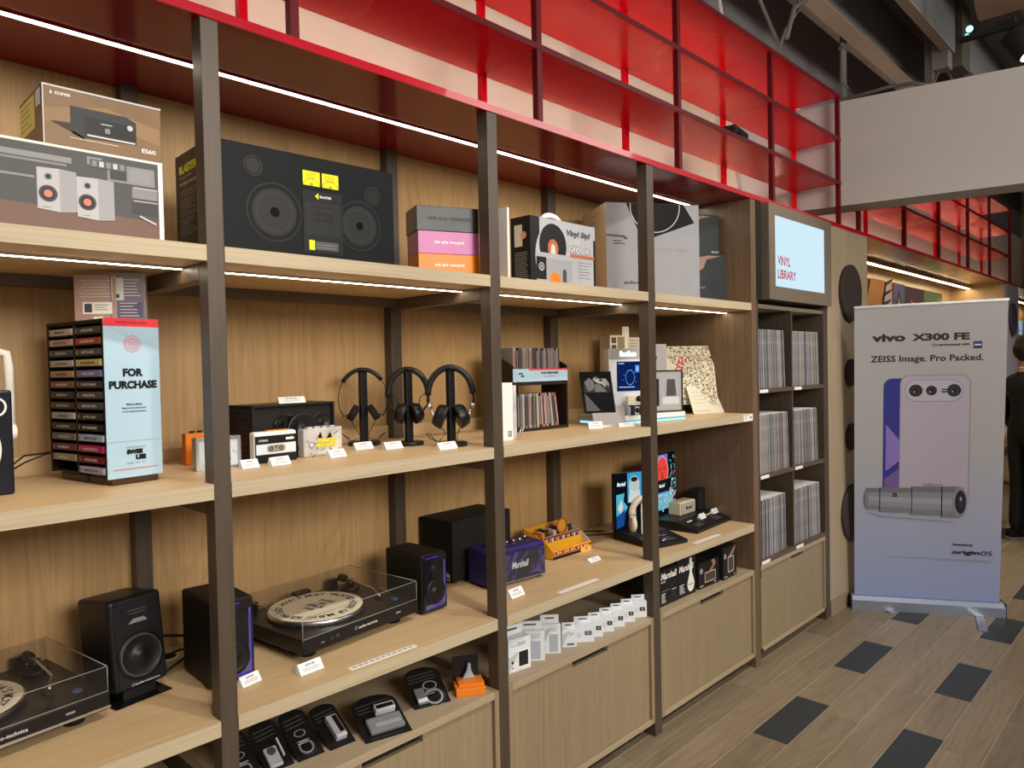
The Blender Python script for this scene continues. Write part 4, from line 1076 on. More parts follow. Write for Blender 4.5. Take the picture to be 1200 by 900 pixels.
while x < .29:
    th = rq.choice([.007, .0085, .0085, .010]); mi = rq.choice([0, 0, 1, 2, 4, 5, 5, 3, 10])
    disc(x, .2025, th, mi, 0, 'disc cases on the upper tier', dark_name(mi) + ' compact disc case on the upper tier of the dark disc rack'); x += th + .0008
x = .014; k = 0
while x < .280:
    th = rq.choice([.007, .0085, .0085, .010]); mi = [8, 4, 1, 4, 2, 11, 4, 9, 4, 5, 3, 6, 2, 6, 11, 1, 10, 7, 9, 7, 3, 10, 1, 5, 11, 4, 9, 7, 3, 6, 9, 7, 3, 1][k % 34]
    ln = -math.radians(max(0, (x - .13)) * 55)
    disc(x + 0.0, .0125, th, mi, ln, 'disc cases on the lower tier', dark_name(mi) + ' compact disc case on the lower tier of the dark disc rack'); x += th + .0008; k += 1

t = thing('screen_stand', 'black leaning screen with a dog picture, on a silver foot', 'screen', (2.50, .215, ZB), -38)
MB().prism([(-.005, 0), (.13, 0), (.13, .003), (.01, .006), (-.005, .006)], 0, .145, ALU, 'x').build('foot', t)
MB().prism([(.005, .004), (.013, .004), (.055, .085), (.047, .088)], 0.0, .145, shade('stand_grey', (.30, .29, .28), .4), 'x').build('front_plate', t)
MB().prism([(.030, .055), (.040, .055), (.125, .236), (.114, .240)], -.035, .110, BLKG, 'x').build('screen', t, bevel=.004)
dv = Vector((0, .084, .184)).normalized()
p = Print((-.035, .030, .055), (1, 0, 0), tuple(dv)); FG = shade('fur_grey', (.26, .26, .28), .3); FD = shade('fur_dark', (.09, .09, .095), .3)
p.rect(.012, .100, .135, .190, shade('picture_dark', (.025, .026, .028), .15))
p.poly([(.055, .165), (.080, .188), (.110, .180), (.130, .140), (.125, .122), (.108, .125), (.095, .140), (.075, .145)], FG)
p.poly([(.015, .150), (.04, .172), (.062, .150), (.055, .115), (.030, .105)], FD); p.poly([(.06, .14), (.085, .14), (.115, .102), (.06, .102)], FD)
p.disc(.093, .160, .008, INK); p.disc(.070, .170, .011, FD, .006); p.disc(.118, .128, .007, INK)
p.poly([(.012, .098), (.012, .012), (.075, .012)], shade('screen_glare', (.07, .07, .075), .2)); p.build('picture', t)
t = thing('display_plinth', 'low white acrylic plinth glowing blue underneath, behind the third post', 'display', (2.635, .195, ZB), -9)
B(0, 0, 0, .47, .24, .006, emis('blue_glow', (.35, .75, 1.0), 2.2)).build('light_base', t)
B(0.005, .004, .006, .465, .236, .013, shade('teal_layer', (.10, .45, .55), .2)).build('light_layer', t)
B(0, 0, .013, .47, .24, .036, shade('acrylic_white', (.72, .78, .82), .12)).build('slab', t, bevel=.002)
t = thing('screen_totem', 'white display totem with a lit dark blue screen and glowing header', 'screen', (2.66, .25, ZB + .0365), -28)
B(0, 0, 0, .20, .055, .305, shade('totem_white', (.68, .72, .76), .25)).build('body', t, bevel=.003)
p = front(); p.rect(.0, .255, .20, .305, shade('header_grey', (.36, .36, .36), .3)); p.build('header', t)
p = front(); p.z = .001; p.text('hobo', .055, .268, .024, .085, emis('header_glow', (.8, .95, 1), 3.5), bold=.12); p.build('header_lettering', t)
B(.040, -.002, .110, .165, 0, .245, emis('screen_navy', (.006, .018, .11), 1.0)).build('screen', t)
p = Print((.04, -.002, .11)); EB = emis('screen_blue', (.10, .30, .9), 1.2); EW = emis('screen_white', (.55, .7, 1), 1.0)
p.ring(.065, .062, .021, .0235, EB, 36, 1.5); p.rect(.092, .085, .112, .118, EB); p.rect(.097, .092, .107, .110, EW); p.fake_lines(.008, .016, .08, 1, .01, .004, EW, 0); p.fake_lines(.006, .124, .03, 1, .01, .004, EW, 0)
for k in range(14): p.disc(.065 + .027 * math.cos(k * .7) * (1 + .2 * (k % 3)), .062 + .034 * math.sin(k * .7), .0016, EW if k % 3 else EB, seg=8)
p.build('screen_picture', t)
t = thing('miniature_player', 'small black microphone-like figure on a stand before the totem', 'gadget', (2.74, .165, ZB + .0365), -28)
B(-.030, -.006, .040, .035, .006, .046, BLK).build('arm', t); B(-.022, -.006, 0, -.004, .006, .040, BLK).build('leg', t, bevel=.001); B(.022, -.004, 0, .030, .004, .040, BLK).build('leg', t)
MB().ball((.020, 0, .075), .014, BLK).build('head', t); MB().tube([(.03, 0, .07), (.048, 0, .062), (.045, 0, .045)], .010, BLK).build('body', t); MB().ball((.012, 0, .022), .012, BLK, 12).build('body', t); MB().tube([(.02, 0, .010), (.055, 0, .016)], .004, BLK).build('arm', t)
B(-.035, .004, .048, .012, .02, .088, CREAM).build('block', t)
t = thing('gift_carton', 'cream boxed set with small photos and a paper tag, behind the totem', 'box', (2.93, .44, ZB), -22)
B(0, 0, 0, .105, .10, .415, CREAM).build('carton', t, bevel=.001)
p = front()
for a in range(2):
    for b in range(3): p.rect(.008 + .0 * a, .375 - .037 * b, .036, .405 - .037 * b, shade('photo_plum', (.12, .05, .06)) if (a + b) % 2 else DGREY)
p.rect(.042, .33, .085, .408, shade('photo_olive', (.24, .21, .12))); p.build('print', t)
B(.105, .0, 0, .19, .10, .405, shade('carton_news', (.50, .47, .38), .5, var=.2)).build('carton', t)
p = Print((.105, 0, 0)); p.fake_lines(.012, .385, .06, 9, .014, .005, MGREY); p.rect(.01, .21, .07, .215, INK); p.build('print', t)
B(.085, .02, .405, .125, .022, .46, CARD).build('paper_tag', t)
t = thing('grey_carton', 'pale grey box with a black dot, seen just right of the third post', 'box', (3.10, .40, ZB), -30)
B(0, 0, 0, .17, .08, .37, shade('box_grey_lilac', (.40, .39, .42), .4)).build('carton', t, bevel=.001)
p = front(); p.disc(.105, .30, .010, INK); p.rect(.06, .335, .14, .337, MGREY); p.build('print', t)
B(.03, .02, .37, .06, .022, .42, CARD).build('paper_tag', t)
t = thing('framed_picture', 'black framed grey picture standing on the plinth beside the third post', 'picture', (2.935, .20, ZB + .037), -28)
mb = MB(); fw_, fh_ = .165, .200
mb.box(0, 0, 0, .006, .014, fh_, BLK).box(fw_ - .006, 0, 0, fw_, .014, fh_, BLK).box(.006, 0, fh_ - .006, fw_ - .006, .014, fh_, BLK).box(.006, 0, 0, fw_ - .006, .014, .006, BLK)
mb.build('frame', t); B(.006, .004, .006, fw_ - .006, .012, fh_ - .006, shade('picture_grey', (.36, .37, .38), .2)).build('picture', t)
B(-.02, -.012, .03, .03, 0, .16, BLK).build('phone', t, bevel=.002)
p = Print((.006, .004, .006)); p.poly([(.07, .07), (.125, .07), (.118, .15), (.075, .15)], DGREY); p.rect(.05, .03, .14, .065, LGREY); p.build('picture_print', t)

t = thing('record_sleeve', 'speckled record sleeve with red lettering leaning on a wooden stand', 'record', (3.285, .385, ZB + .05), (math.radians(-14), 0, math.radians(-40)))
B(0, 0, 0, .32, .006, .32, shade('sleeve_cream', (.66, .60, .44), .35)).build('sleeve', t)
p = front(); rq = random.Random(9); p.nx(); vs = []; 
for k in range(2400):
    x, y = rq.random() * .312 + .004, rq.random() * .312 + .004; s = rq.uniform(.002, .0050); a = rq.random() * 6
    if x < .13 and abs(y - (.28 - x * .9)) < .03: continue
    p.add([(x + s * math.cos(a + j * 2.1) * rq.uniform(.6, 1.3), y + s * math.sin(a + j * 2.1), p.z) for j in range(3)], [(0, 1, 2)], INK)
p.text('RIOT!', .115, .11, .042, .15, REDI, bold=.03, rot=1.2); p.build('print', t)
MB().tube([(.09, .03, -.048), (.09, -.006, -.006), (.09, -.008, .02)], .006, CREAM).tube([(.22, .03, -.048), (.22, -.006, -.006), (.22, -.008, .02)], .006, CREAM).build('stand', t)
for i, (dx, col, lab) in enumerate(((0, (.62, .58, .47), 'cream booklet leaning in front of the speckled sleeve'),)):
    t = thing('booklet', lab, 'booklet', (3.375 + dx * 1.3, .235 - dx * .55 + .02 * i, ZB + .001), (math.radians(-24), 0, math.radians(-22)))
    B(0, 0, 0, .205, .004, .158, shade('booklet_%d' % i, col, .5)).build('cover', t)
    p = front(); p.fake_lines(.02, .12, .09, 4, .020, .002, MGREY); p.text('SYMPHONIES', .015, .010, .009, .10, MGREY); p.build('print', t)

# ---------------------------------------------------------------- turntables
LID = plain('smoked_lid', (.05, .045, .04), .04)
LIDG, _n, _l, _bb = new_mat('smoked_acrylic')
_bb.inputs['Base Color'].default_value = (.10, .09, .08, 1); _bb.inputs['Roughness'].default_value = .03; _bb.inputs['Alpha'].default_value = .07
MAT_CREAM = shade('slipmat_cream', (.86, .78, .58), .6)
def turntable(lab, x, y, rot, W, D, spin, bar=False):
    t = thing('turntable', lab, 'turntable', (x, y, ZC), rot, 'turntables with smoked lids')
    h0, h1 = .026, .070
    B(0, 0, h0, W, D, h1, shade('deck_black', (.014, .013, .013), .3)).build('plinth', t, bevel=.004)
    for a, b in ((.06, .06), (W - .06, .06), (.06, D - .06), (W - .06, D - .06)):
        MB().cyl((a, b, 0), .024, h0, RUB, 'z', 20).build('foot', t)
    if bar: B(0, -.002, h0 + .004, W, 0, h0 + .010, ALU).build('trim_bar', t)
    cx, cy = W * .40, D * .5
    MB().lathe([(0.0001, 0), (.148, 0), (.152, .004), (.152, .014), (.148, .017), (0.0001, .017)], (cx, cy, h1), ALU, 'z', 64).build('platter', t)
    sm = MB().cyl((cx, cy, h1 + .0172), .1455, .002, MAT_CREAM, 'z', 64).build('slipmat', t)
    p = Print((cx, cy, h1 + .0194), (1, 0, 0), (0, 1, 0))
    s = "SOUTH EAST ASIA'S MOST TRUSTED HOUSE OF MUSIC "
    p.arc_text(s, 0, 0, .116, .021, spin, spin - 2 * PI, INK, bold=.03)
    c_, s_ = math.cos(spin + 1.2), math.sin(spin + 1.2)
    for k, wd in enumerate(('SWEE', 'LEE', 'SINCE', '1946')):
        d = .040 - .028 * k
        p.text(wd, -s_ * d, c_ * d, .019, None, INK, 'c', bold=.03, rot=spin + 1.2)
    p.build('slipmat_print', t)
    MB().cyl((cx, cy, h1 + .019), .0035, .010, ALU, 'z', 12).build('spindle', t)
    ax, ay = W - .062, D - .085
    MB().cyl((ax, ay, h1), .032, .014, BLK, 'z', 28).cyl((ax, ay, h1 + .014), .014, .022, BLK, 'z', 20).build('arm_base', t)
    MB().tube([(ax, ay + .035, h1 + .034), (ax, ay - .02, h1 + .034), (ax - .012, ay - .14, h1 + .030), (ax - .045, ay - .205, h1 + .026)], .004, ALU).build('tonearm', t)
    MB().cyl((ax, ay + .030, h1 + .034), .014, .024, BLK, 'y', 18).build('counterweight', t)
    B(ax - .062, ay - .235, h1 + .016, ax - .042, ay - .200, h1 + .026, BLK).build('headshell', t, bevel=.002)
    MB().cyl((W - .05, .06, h1), .012, .006, shade('knob_blue', (.05, .08, .16), .2), 'z', 18).build('speed_knob', t)
    B(.20 if not bar else .0, D - .05, h1, .26, D - .02, h1 + .03, BLK).build('rear_block', t, bevel=.003)
    # lid: thin smoked walls and top
    L = MB(); lh = .058; e = .003; z0, z1 = h1 + .001, h1 + lh
    L.box(.004, .002, z0, W - .004, .002 + e, z1, LIDG).box(.004, D - .004, z0, W - .004, D - .004 + e, z1, LIDG).box(.004, .002 + e, z0, .004 + e, D - .004, z1, LIDG).box(W - .004 - e, .002 + e, z0, W - .004, D - .004, z1, LIDG)
    L.box(.004, .002, z1, W - .004, D - .001, z1 + e, LIDG)
    lid = L.build('lid', t)
    ed = MB(); EM = shade('lid_edge', (.30, .29, .28), .15)
    for a, b in (((.004, .002, z1 + e), (W - .004, .002, z1 + e)), ((W - .004, .002, z1 + e), (W - .004, D - .001, z1 + e)), ((.004, .002, z1 + e), (.004, D - .001, z1 + e)), ((.004, .002, z0), (.004, .002, z1)), ((W - .004, .002, z0), (W - .004, .002, z1)), ((.004, .001, z0), (W - .004, .001, z0))):
        ed.tube([a, b], .0011, EM, 6)
    ed.build('lid_edge', lid)
    for a in (.07, W - .07): B(a - .015, D - .006, h1 - .01, a + .015, D + .012, h1 + .025, BLK).build('hinge', t)
    p = front(); p.text('audio-technica', W * .53, .045, .009, .075, LGREY, 'c', bold=.02); p.ring(W * .53 - .048, .050, .004, .005, LGREY, 16)
    p.rect(.065, .044, .078, .047, MGREY); p.ring(.125, .050, .004, .0048, MGREY); p.ring(.105, .048, .003, .0037, MGREY); p.rect(W - .10, .048, W - .08, .053, MGREY); p.build('lettering', t)
    return t
turntable('black turntable with smoked lid cut by the left edge of the picture', .105, .155, 8, .46, .36, 2.1, bar=True)
turntable('black turntable with smoked lid and cream slipmat between the blue-lit speakers', 1.042, .150, 6, .46, .36, 3.7)

# ---------------------------------------------------------------- speakers
t = thing('studio_speaker', 'black monitor speaker tilted back on a gloss plate beside the left turntable', 'speaker', (.585, .262, ZC), 10)
B(-.005, -.010, 0, .145, .14, .004, BLKG).build('stand_plate', t, bevel=.002)
B(.03, .02, .004, .115, .12, .030, BLKM).build('stand_neck', t)
bd = thing('x', 'x', 'x'); bpy.data.objects.remove(bd)
body = B(0, 0, 0, .142, .165, .236, BLK).build('cabinet', t, loc=(.004, .008, .030), rot=(math.radians(-7), 0, 0), bevel=.012, seg=4)
MB().prism([(.010, .008), (.132, .008), (.132, .2), (.124, .226), (.018, .226), (.010, .2)], -.003, 0.0, shade('baffle_navy', (.014, .016, .020), .4), 'y').build('baffle', body)
MB().lathe([(.060, 0), (.060, -.004), (.053, -.006), (.050, -.0045), (.046, -.0035), (.038, -.001), (.018, -.0005), (.016, -.003), (0.0001, -.0045)], (.071, -.003, .082), BLK, 'y', 48).build('woofer', body)
MB().lathe([(.050, -.0062), (.052, -.0066), (.0535, -.006)], (.071, -.003, .082), DGREY, 'y', 48).build('woofer_ring', body)
mb = MB(); mb.T = Matrix.Translation((-.007, 0, .003)); mb.box(.040, -.005, .160, .116, -.003, .210, shade('horn_panel', (.02, .021, .024), .3)).box(.052, -.007, .196, .104, -.005, .199, DGREY).box(.056, -.007, .188, .100, -.005, .191, DGREY)
mb.add([(.052, -.0055, .164), (.104, -.0055, .164), (.092, -.009, .176), (.064, -.009, .176)], [(0, 1, 2, 3)], MGREY); mb.build('tweeter_horn', body)
p = Print((0, -.003, 0)); p.text('audio-technica', .050, .010, .0055, .066, LGREY, bold=.02); p.ring(.045, .0125, .003, .0038, LGREY, 14); p.build('lettering', body)

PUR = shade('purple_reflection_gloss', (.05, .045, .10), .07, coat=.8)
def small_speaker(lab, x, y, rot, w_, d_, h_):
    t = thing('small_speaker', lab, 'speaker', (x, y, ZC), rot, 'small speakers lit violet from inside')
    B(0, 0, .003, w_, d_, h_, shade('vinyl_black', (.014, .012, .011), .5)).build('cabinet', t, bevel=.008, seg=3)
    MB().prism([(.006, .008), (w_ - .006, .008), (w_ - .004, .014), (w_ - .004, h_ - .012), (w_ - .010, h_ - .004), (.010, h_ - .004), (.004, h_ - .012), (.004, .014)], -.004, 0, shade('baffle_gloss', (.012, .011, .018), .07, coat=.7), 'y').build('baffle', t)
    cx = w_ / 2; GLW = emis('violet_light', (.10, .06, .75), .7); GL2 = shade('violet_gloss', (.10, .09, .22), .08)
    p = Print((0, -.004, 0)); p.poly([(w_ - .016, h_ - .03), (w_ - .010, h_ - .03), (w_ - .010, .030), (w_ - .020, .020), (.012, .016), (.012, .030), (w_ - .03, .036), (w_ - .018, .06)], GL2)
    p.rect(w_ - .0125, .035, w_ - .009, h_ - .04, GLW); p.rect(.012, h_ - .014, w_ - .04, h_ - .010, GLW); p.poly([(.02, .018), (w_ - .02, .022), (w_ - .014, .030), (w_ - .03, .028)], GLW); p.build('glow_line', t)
    MB().lathe([(.043, 0), (.043, -.003), (.037, -.004), (.033, -.0025), (.026, -.0008), (.014, -.0005), (.013, -.0025), (0.0001, -.0035)], (cx, -.0045, .073), BLK, 'y', 40).build('woofer', t)
    MB().lathe([(.020, 0), (.020, -.003), (.015, -.003), (.011, -.0008), (.009, -.002), (0.0001, -.004)], (cx, -.0045, h_ - .055), BLK, 'y', 30).build('tweeter', t)
    return t
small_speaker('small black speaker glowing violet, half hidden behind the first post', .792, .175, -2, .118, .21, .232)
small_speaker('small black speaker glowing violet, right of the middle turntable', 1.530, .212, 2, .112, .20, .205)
t = thing('subwoofer', 'large plain black subwoofer box against the back of the second bay', 'speaker', (1.827, .395, ZC), 2)
mb = B(0, 0, .012, .335, .19, .247, BLKM); mb.build('cabinet', t, bevel=.003)
for a, b in ((.03, .03), (.305, .03), (.03, .16), (.305, .16)): MB().cyl((a, b, 0), .014, .012, RUB, 'z', 14).build('foot', t)
p = leftface(.19); p.poly([(.135, .014), (.172, .014), (.172, .040), (.150, .045)], LGREY); p.poly([(.138, .018), (.165, .028), (.168, .018)], INK); p.build('sticker', t)
VIO = plain('violet_tolex', (.030, .018, .12), .45, var=.35)
GRL, gn, gl, gb = new_mat('marbled_grille')
tc = gn.new('ShaderNodeTexCoord'); nz = gn.new('ShaderNodeTexNoise'); nz.inputs['Scale'].default_value = 14; nz.inputs['Detail'].default_value = 4; nz.inputs['Distortion'].default_value = 2.5
cr_ = gn.new('ShaderNodeValToRGB'); cr_.color_ramp.elements[0].position = .5; cr_.color_ramp.elements[0].color = (.018, .020, .028, 1); cr_.color_ramp.elements[1].position = .68; cr_.color_ramp.elements[1].color = (.07, .05, .22, 1)
gl.new(tc.outputs['Object'], nz.inputs['Vector']); gl.new(nz.outputs['Fac'], cr_.inputs[0]); gl.new(cr_.outputs[0], gb.inputs['Base Color']); gb.inputs['Roughness'].default_value = .5
t = thing('amplifier_speaker', 'violet amplifier speaker with marbled grille and top knobs, behind the second post', 'speaker', (1.868, .235, ZC), -6)
W, D, Hh = .292, .14, .145
B(0, 0.006, .008, W, D, Hh, VIO).build('cabinet', t, bevel=.012, seg=4)
B(.010, 0, .012, W - .008, .006, Hh - .022, GRL).build('grille', t)
mb = MB(); mb.box(.008, -.001, .013, W - .008, .0, .016, ALU); mb.build('piping', t)
for a in (.02, W - .02): B(a - .01, .02, 0, a + .01, .12, .008, RUB).build('foot', t)
B(.04, .035, Hh - .001, W - .04, .105, Hh + .0015, shade('violet_plate', (.02, .014, .06), .3)).build('top_plate', t)
for k in range(5): MB().cyl((.075 + .034 * k, .07, Hh + .0015), .008, .009, ALU, 'z', 16).build('knob', t)
MB().cyl((W - .055, .07, Hh + .0015), .004, .018, CHR, 'z', 10).build('toggle', t)
p = Print((0, 0, 0)); p.text('Marshall', .155, .062, .026, .085, LGREY, 'c', bold=.015, shear=.25); p.build('lettering', t)

# yellow counter display box
t = thing('counter_box', 'yellow and orange counter display box full of small packs', 'box', (2.348, .335, ZC), 0)
YB = shade('box_yellow', (.85, .45, .03), .4); YB2 = shade('box_yellow_dark', (.60, .28, .03), .4)
mb = MB(); W, D = .265, .175
mb.box(0, 0, 0, W, .003, .038, YB).box(0, D - .003, 0, W, D, .115, YB2).box(0, 0.003, 0, W, D - .003, .003, YB)
mb.prism([(0.003, 0), (D - .003, 0), (D - .003, .115), (.05, .075), (.003, .038)], 0, .003, YB, 'x').prism([(0.003, 0), (D - .003, 0), (D - .003, .115), (.05, .075), (.003, .038)], W - .003, W, CREAM, 'x')
mb.build('tray', t)
MB().prism([(.05, .005), (.054, .005), (.062, .088), (.058, .088)], .003, W - .003, YB, 'x').build('inner_panel', t)
MB().lathe([(.030, 0), (.036, 0), (.036, .004), (.030, .004)], (.165, .085, .112), shade('arch_red', (.45, .08, .02), .4), 'y', 28).cyl((.165, .087, .112), .029, .003, YB2, 'y', 28).build('header_arch', t)
rq = random.Random(4); PC = [(.45, .05, .03), (.05, .05, .20), (.70, .62, .5), (.3, .05, .1), (.04, .04, .05), (.6, .25, .05)]
p = front(); p.rect(0, .014, W, .034, shade('band_red', (.40, .06, .02))); p.rect(0, .0, .19, .013, INK); p.rect(.195, 0, W, .020, YB); p.disc(.232, .010, .007, shade('arch_red', (.45, .08, .02)))
for k in range(22): p.rect(.008 + .0115 * k, .018 + rq.random() * .004, .008 + .0115 * k + rq.uniform(.003, .008), .030, [CREAM, BLUI, WHITE, YB][k % 4])
p.build('print', t)
p = Print((0, .0495, .005), (1, 0, 0), (0, .09, .99))
for k in range(20): p.rect(.008 + .0125 * k, .058, .018 + .0125 * k, .074, shade('pk%d' % (k % 6), PC[(k * 5) % 6])); p.disc(.013 + .0125 * k, .066, .003, [CREAM, WHITE, INK][k % 3], seg=8)
p.rect(0.004, .076, W - .006, .082, BLUI); p.build('panel_print', t)
for k in range(9):
    o = thing('snack_pack', 'small coloured pack standing in the yellow counter box', 'pack', (2.362 + .027 * k, .335 + .10, ZC + .004), 0, 'packs in the yellow counter box')
    B(0, 0, 0, .022, .05, .082 + .01 * (k % 3), shade('pk%d' % (k % 6), PC[k % 6])).build('pack', o, bevel=.002)
    p = topface(.082 + .01 * (k % 3)); p.rect(.004, .01, .018, .03, [CREAM, WHITE, YEL][k % 3]); p.build('print', o)
tag(MB().tube([(2.66, .50, ZC + .006), (2.70, .50, ZC + .004), (2.78, .53, ZC + .004), (2.85, .46, ZC + .004), (2.90, .40, ZC + .01)], .003, RUB).build('cable'), 'thin black cable on the board behind the headphone screen display', 'cable')
tag(MB().tube([(2.62, .575, ZC + .005), (2.74, .560, ZC + .004), (2.86, .57, ZC + .004), (2.93, .50, ZC + .004)], .003, RUB).build('cable'), 'rear black cable near the back wall right of the yellow box', 'cable')

# screen displays
def ecol(n, c, s=1.0): return emis(n, c, s)
t = thing('screen_display', 'black angled display base with an upright screen of a blue poster', 'screen', (2.77, .107, ZC), -13)
MB().prism([(0, 0), (.27, 0), (.27, .042), (.14, .042), (0, .018)], 0, .23, shade('display_black', (.014, .014, .015), .4), 'x').build('base', t, bevel=.004)
B(0.0, .262, .042, .19, .275, .318, BLKG).build('screen_frame', t, bevel=.002)
p = Print((.006, .262, .046)); SW, SH = .178, .266
p.rect(0, 0, SW, SH, ecol('scr_black', (.004, .006, .01)))
p.rect(.085, .12, SW, SH, ecol('scr_blue', (.05, .40, .75))); p.disc(.13, .205, .035, ecol('scr_pale', (.55, .70, .65)), .045); p.disc(.13, .232, .022, ecol('scr_brown', (.03, .015, .02)), .012)
p.poly([(.09, .12), (.17, .12), (.165, .18), (.13, .17), (.10, .19)], ecol('scr_white', (.75, .8, .75)))
p.poly([(.012, .165), (.065, .170), (.058, .13), (.085, .10), (.06, .06), (.012, .05)], ecol('scr_cyan', (.10, .55, .75))); p.poly([(.012, .06), (.07, .09), (.06, .01), (.012, .0)], ecol('scr_deep', (.01, .08, .32)))
p.poly([(.02, .10), (.045, .14), (.055, .10), (.04, .07)], ecol('scr_white', (.75, .8, .75))); p.text('Marshall', .018, .205, .020, .055, ecol('scr_white2', (.7, .95, .95), 1.3), bold=.03, shear=.2)
p.rect(.095, .03, .14, .10, ecol('scr_olive', (.25, .30, .12))); p.rect(.100, .055, .135, .080, ecol('scr_cream', (.8, .85, .55))); p.rect(.095, .035, .115, .048, ecol('scr_cream', (.8, .85, .55))); p.rect(.118, .035, .138, .048, ecol('scr_white', (.75, .8, .75)))
p.build('screen_picture', t)
p = Print((0, .0, .018), (1, 0, 0), (0, .14, .024)); p.text('MODEL', .12, .08, .010, .05, LGREY); p.fake_lines(.11, .05, .08, 2, .02, .004, MGREY); p.build('base_print', t)
# white headphones on an arm
t = thing('headphones', 'cream white over-ear headphones hanging before the blue screen', 'headphones', (2.862, .215, ZC + .135), -40)
IV = shade('ivory_plastic', (.68, .62, .53), .4)
MB().tube(arc(0, 0, .055, .075, PI * 1.0, 0, 18), .010, IV, 10, flat=1.6).build('headband', t)
for s in (-1, 1):
    MB().lathe([(0.0001, -.012), (.030, -.012), (.037, -.004), (.037, .008), (.026, .014), (.014, .008)], (s * .050, 0, -.045), IV, 'x', 28).build('ear_cup', t)
    MB().tube([(s * .055, 0, .0), (s * .058, 0, -.03)], .006, IV).build('yoke', t)
t2 = thing('headphone_hook', 'white peg holding the cream headphones', 'stand', (2.862, .215, ZC + .0435), -40)
B(-.010, -.006, 0, .010, .006, .155, WB).build('post', t2); MB().cyl((-.0, -.03, .160), .008, .07, WB, 'y', 14).build('peg', t2)
t = thing('screen_display', 'black wedge display with an upright screen of a red portrait', 'screen', (3.172, .106, ZC), 4)
MB().prism([(0, 0), (.28, 0), (.28, .046), (.12, .046), (0, .016)], 0, .432, shade('display_black', (.014, .014, .015), .4), 'x').build('base', t, bevel=.003)
B(-.03, .268, .046, .285, .28, .366, BLKG).build('screen_frame', t, bevel=.002)
p = Print((-.024, .268, .05)); SW, SH = .303, .312
p.rect(0, 0, SW, SH, ecol('scr_black', (.004, .006, .01))); p.rect(0, .10, .225, SH, ecol('scr_periwinkle', (.14, .22, .75)))
p.disc(.165, .225, .062, ecol('scr_red', (.85, .07, .05), 1.1), .075); p.rect(.105, .15, .228, .20, ecol('scr_red', (.85, .07, .05), 1.1)); p.ring(.165, .225, .060, .068, ecol('scr_pink', (.85, .35, .45)), asp=1.2)
p.disc(.143, .235, .009, ecol('scr_dkred', (.35, .01, .02)), .005); p.disc(.185, .235, .009, ecol('scr_dkred', (.35, .01, .02)), .005); p.disc(.165, .190, .012, ecol('scr_dkred', (.35, .01, .02)), .006); p.rect(.161, .2, .169, .222, ecol('scr_dkred', (.35, .01, .02)))
p.rect(.085, .112, .232, .178, ecol('scr_speaker', (.012, .010, .016))); p.text('Marshall', .130, .138, .018, .06, ecol('scr_white2', (.7, .95, .95), 1.3), bold=.03, shear=.2)
p.rect(.0, .020, .270, .108, ecol('scr_cyan2', (.12, .55, .72))); rq = random.Random(31)
for k in range(260):
    x, y = rq.uniform(.232, .298) if k < 150 else rq.uniform(.005, .28), rq.uniform(.01, .30) if k < 150 else rq.uniform(.015, .105)
    if k < 150 and rq.random() < (y / .40): 
        if rq.random() < .6: continue
    p.disc(x, y, rq.uniform(.002, .0085 if y < .19 else .005), [ecol('scr_aqua', (.25, .85, .75)), ecol('scr_white', (.75, .8, .75)), ecol('scr_pink', (.85, .35, .45)), ecol('scr_cyan', (.10, .55, .75))][k % 4], seg=6)
p.build('screen_picture', t)
p = Print((0, 0, .016), (1, 0, 0), (0, .12, .030)); 
for x in (.09, .30):
    p.text('Marshall', x - .03, .085, .012, .055, WHITE, bold=.05, shear=.2)
    for k in range(3): p.disc(x - .02 + .025 * k, .050, .006, MGREY, .003); p.rect(x - .026 + .025 * k, .030, x - .014 + .025 * k, .036, MGREY)
p.build('base_print', t)
t = thing('small_speaker', 'cream rectangular speaker on the wedge display', 'speaker', (3.298, .275, ZC + .0465), 2)
IVS = shade('cream_tolex', (.60, .52, .38), .5)
B(0, 0.003, 0, .160, .075, .068, IVS).build('cabinet', t, bevel=.005)
B(.006, 0, .006, .154, .003, .062, shade('cream_grille', (.36, .33, .25), .6)).build('grille', t)
p = front(); p.text('Marshall', .085, .026, .018, .065, INK, 'c', bold=.03, shear=.2); p.build('lettering', t)
B(.05, .025, .068, .10, .05, .0695, shade('cream_pad', (.50, .42, .28), .4)).build('control_pad', t)
t = thing('small_speaker', 'black upright speaker on the wedge display, right of the cream one', 'speaker', (3.485, .275, ZC + .0465), 2)
B(0, 0, 0, .075, .06, .115, shade('speaker_black_fabric', (.012, .012, .014), .8)).build('cabinet', t, bevel=.008, seg=3)
price_card(3.345, .185, ZC + .033, 4, 'white price card on the wedge before the cream speaker', .062, .036, 30)
price_card(3.495, .195, ZC + .036, 4, 'white price card on the wedge before the black upright speaker', .062, .036, 30)

# cables and grommet behind the first post
t = thing('cable_grommet', 'oval white cable grommet in the board behind the first post', 'grommet', (.80, .515, ZC + .0003))
MB().lathe([(.028, 0), (.036, 0), (.036, .003), (.028, .003)], (0, 0, 0), CREAM, 'z', 32).build('ring', t)
MB().cyl((0, 0, 0), .028, .0012, BLKM, 'z', 28).build('hole', t)
for pts, r, lab in (([(.70, .42, ZC + .05), (.735, .47, ZC + .07), (.78, .50, ZC + .075), (.85, .48, ZC + .06), (.88, .40, ZC + .07)], .0042, 'thick black cable arching from the monitor speaker to the violet-lit speaker'),
                    ([(.69, .36, ZC + .02), (.74, .37, ZC + .012), (.82, .385, ZC + .04), (.87, .392, ZC + .05)], .0038, 'lower black cable from the monitor speaker to the violet-lit speaker'),
                    ([(.79, .515, ZC + .004), (.82, .47, ZC + .028), (.85, .44, ZC + .035), (.88, .41, ZC + .035)], .003, 'thin black cable rising out of the grommet')):
    tag(MB().tube(pts, r, RUB).build('cable'), lab, 'cable')

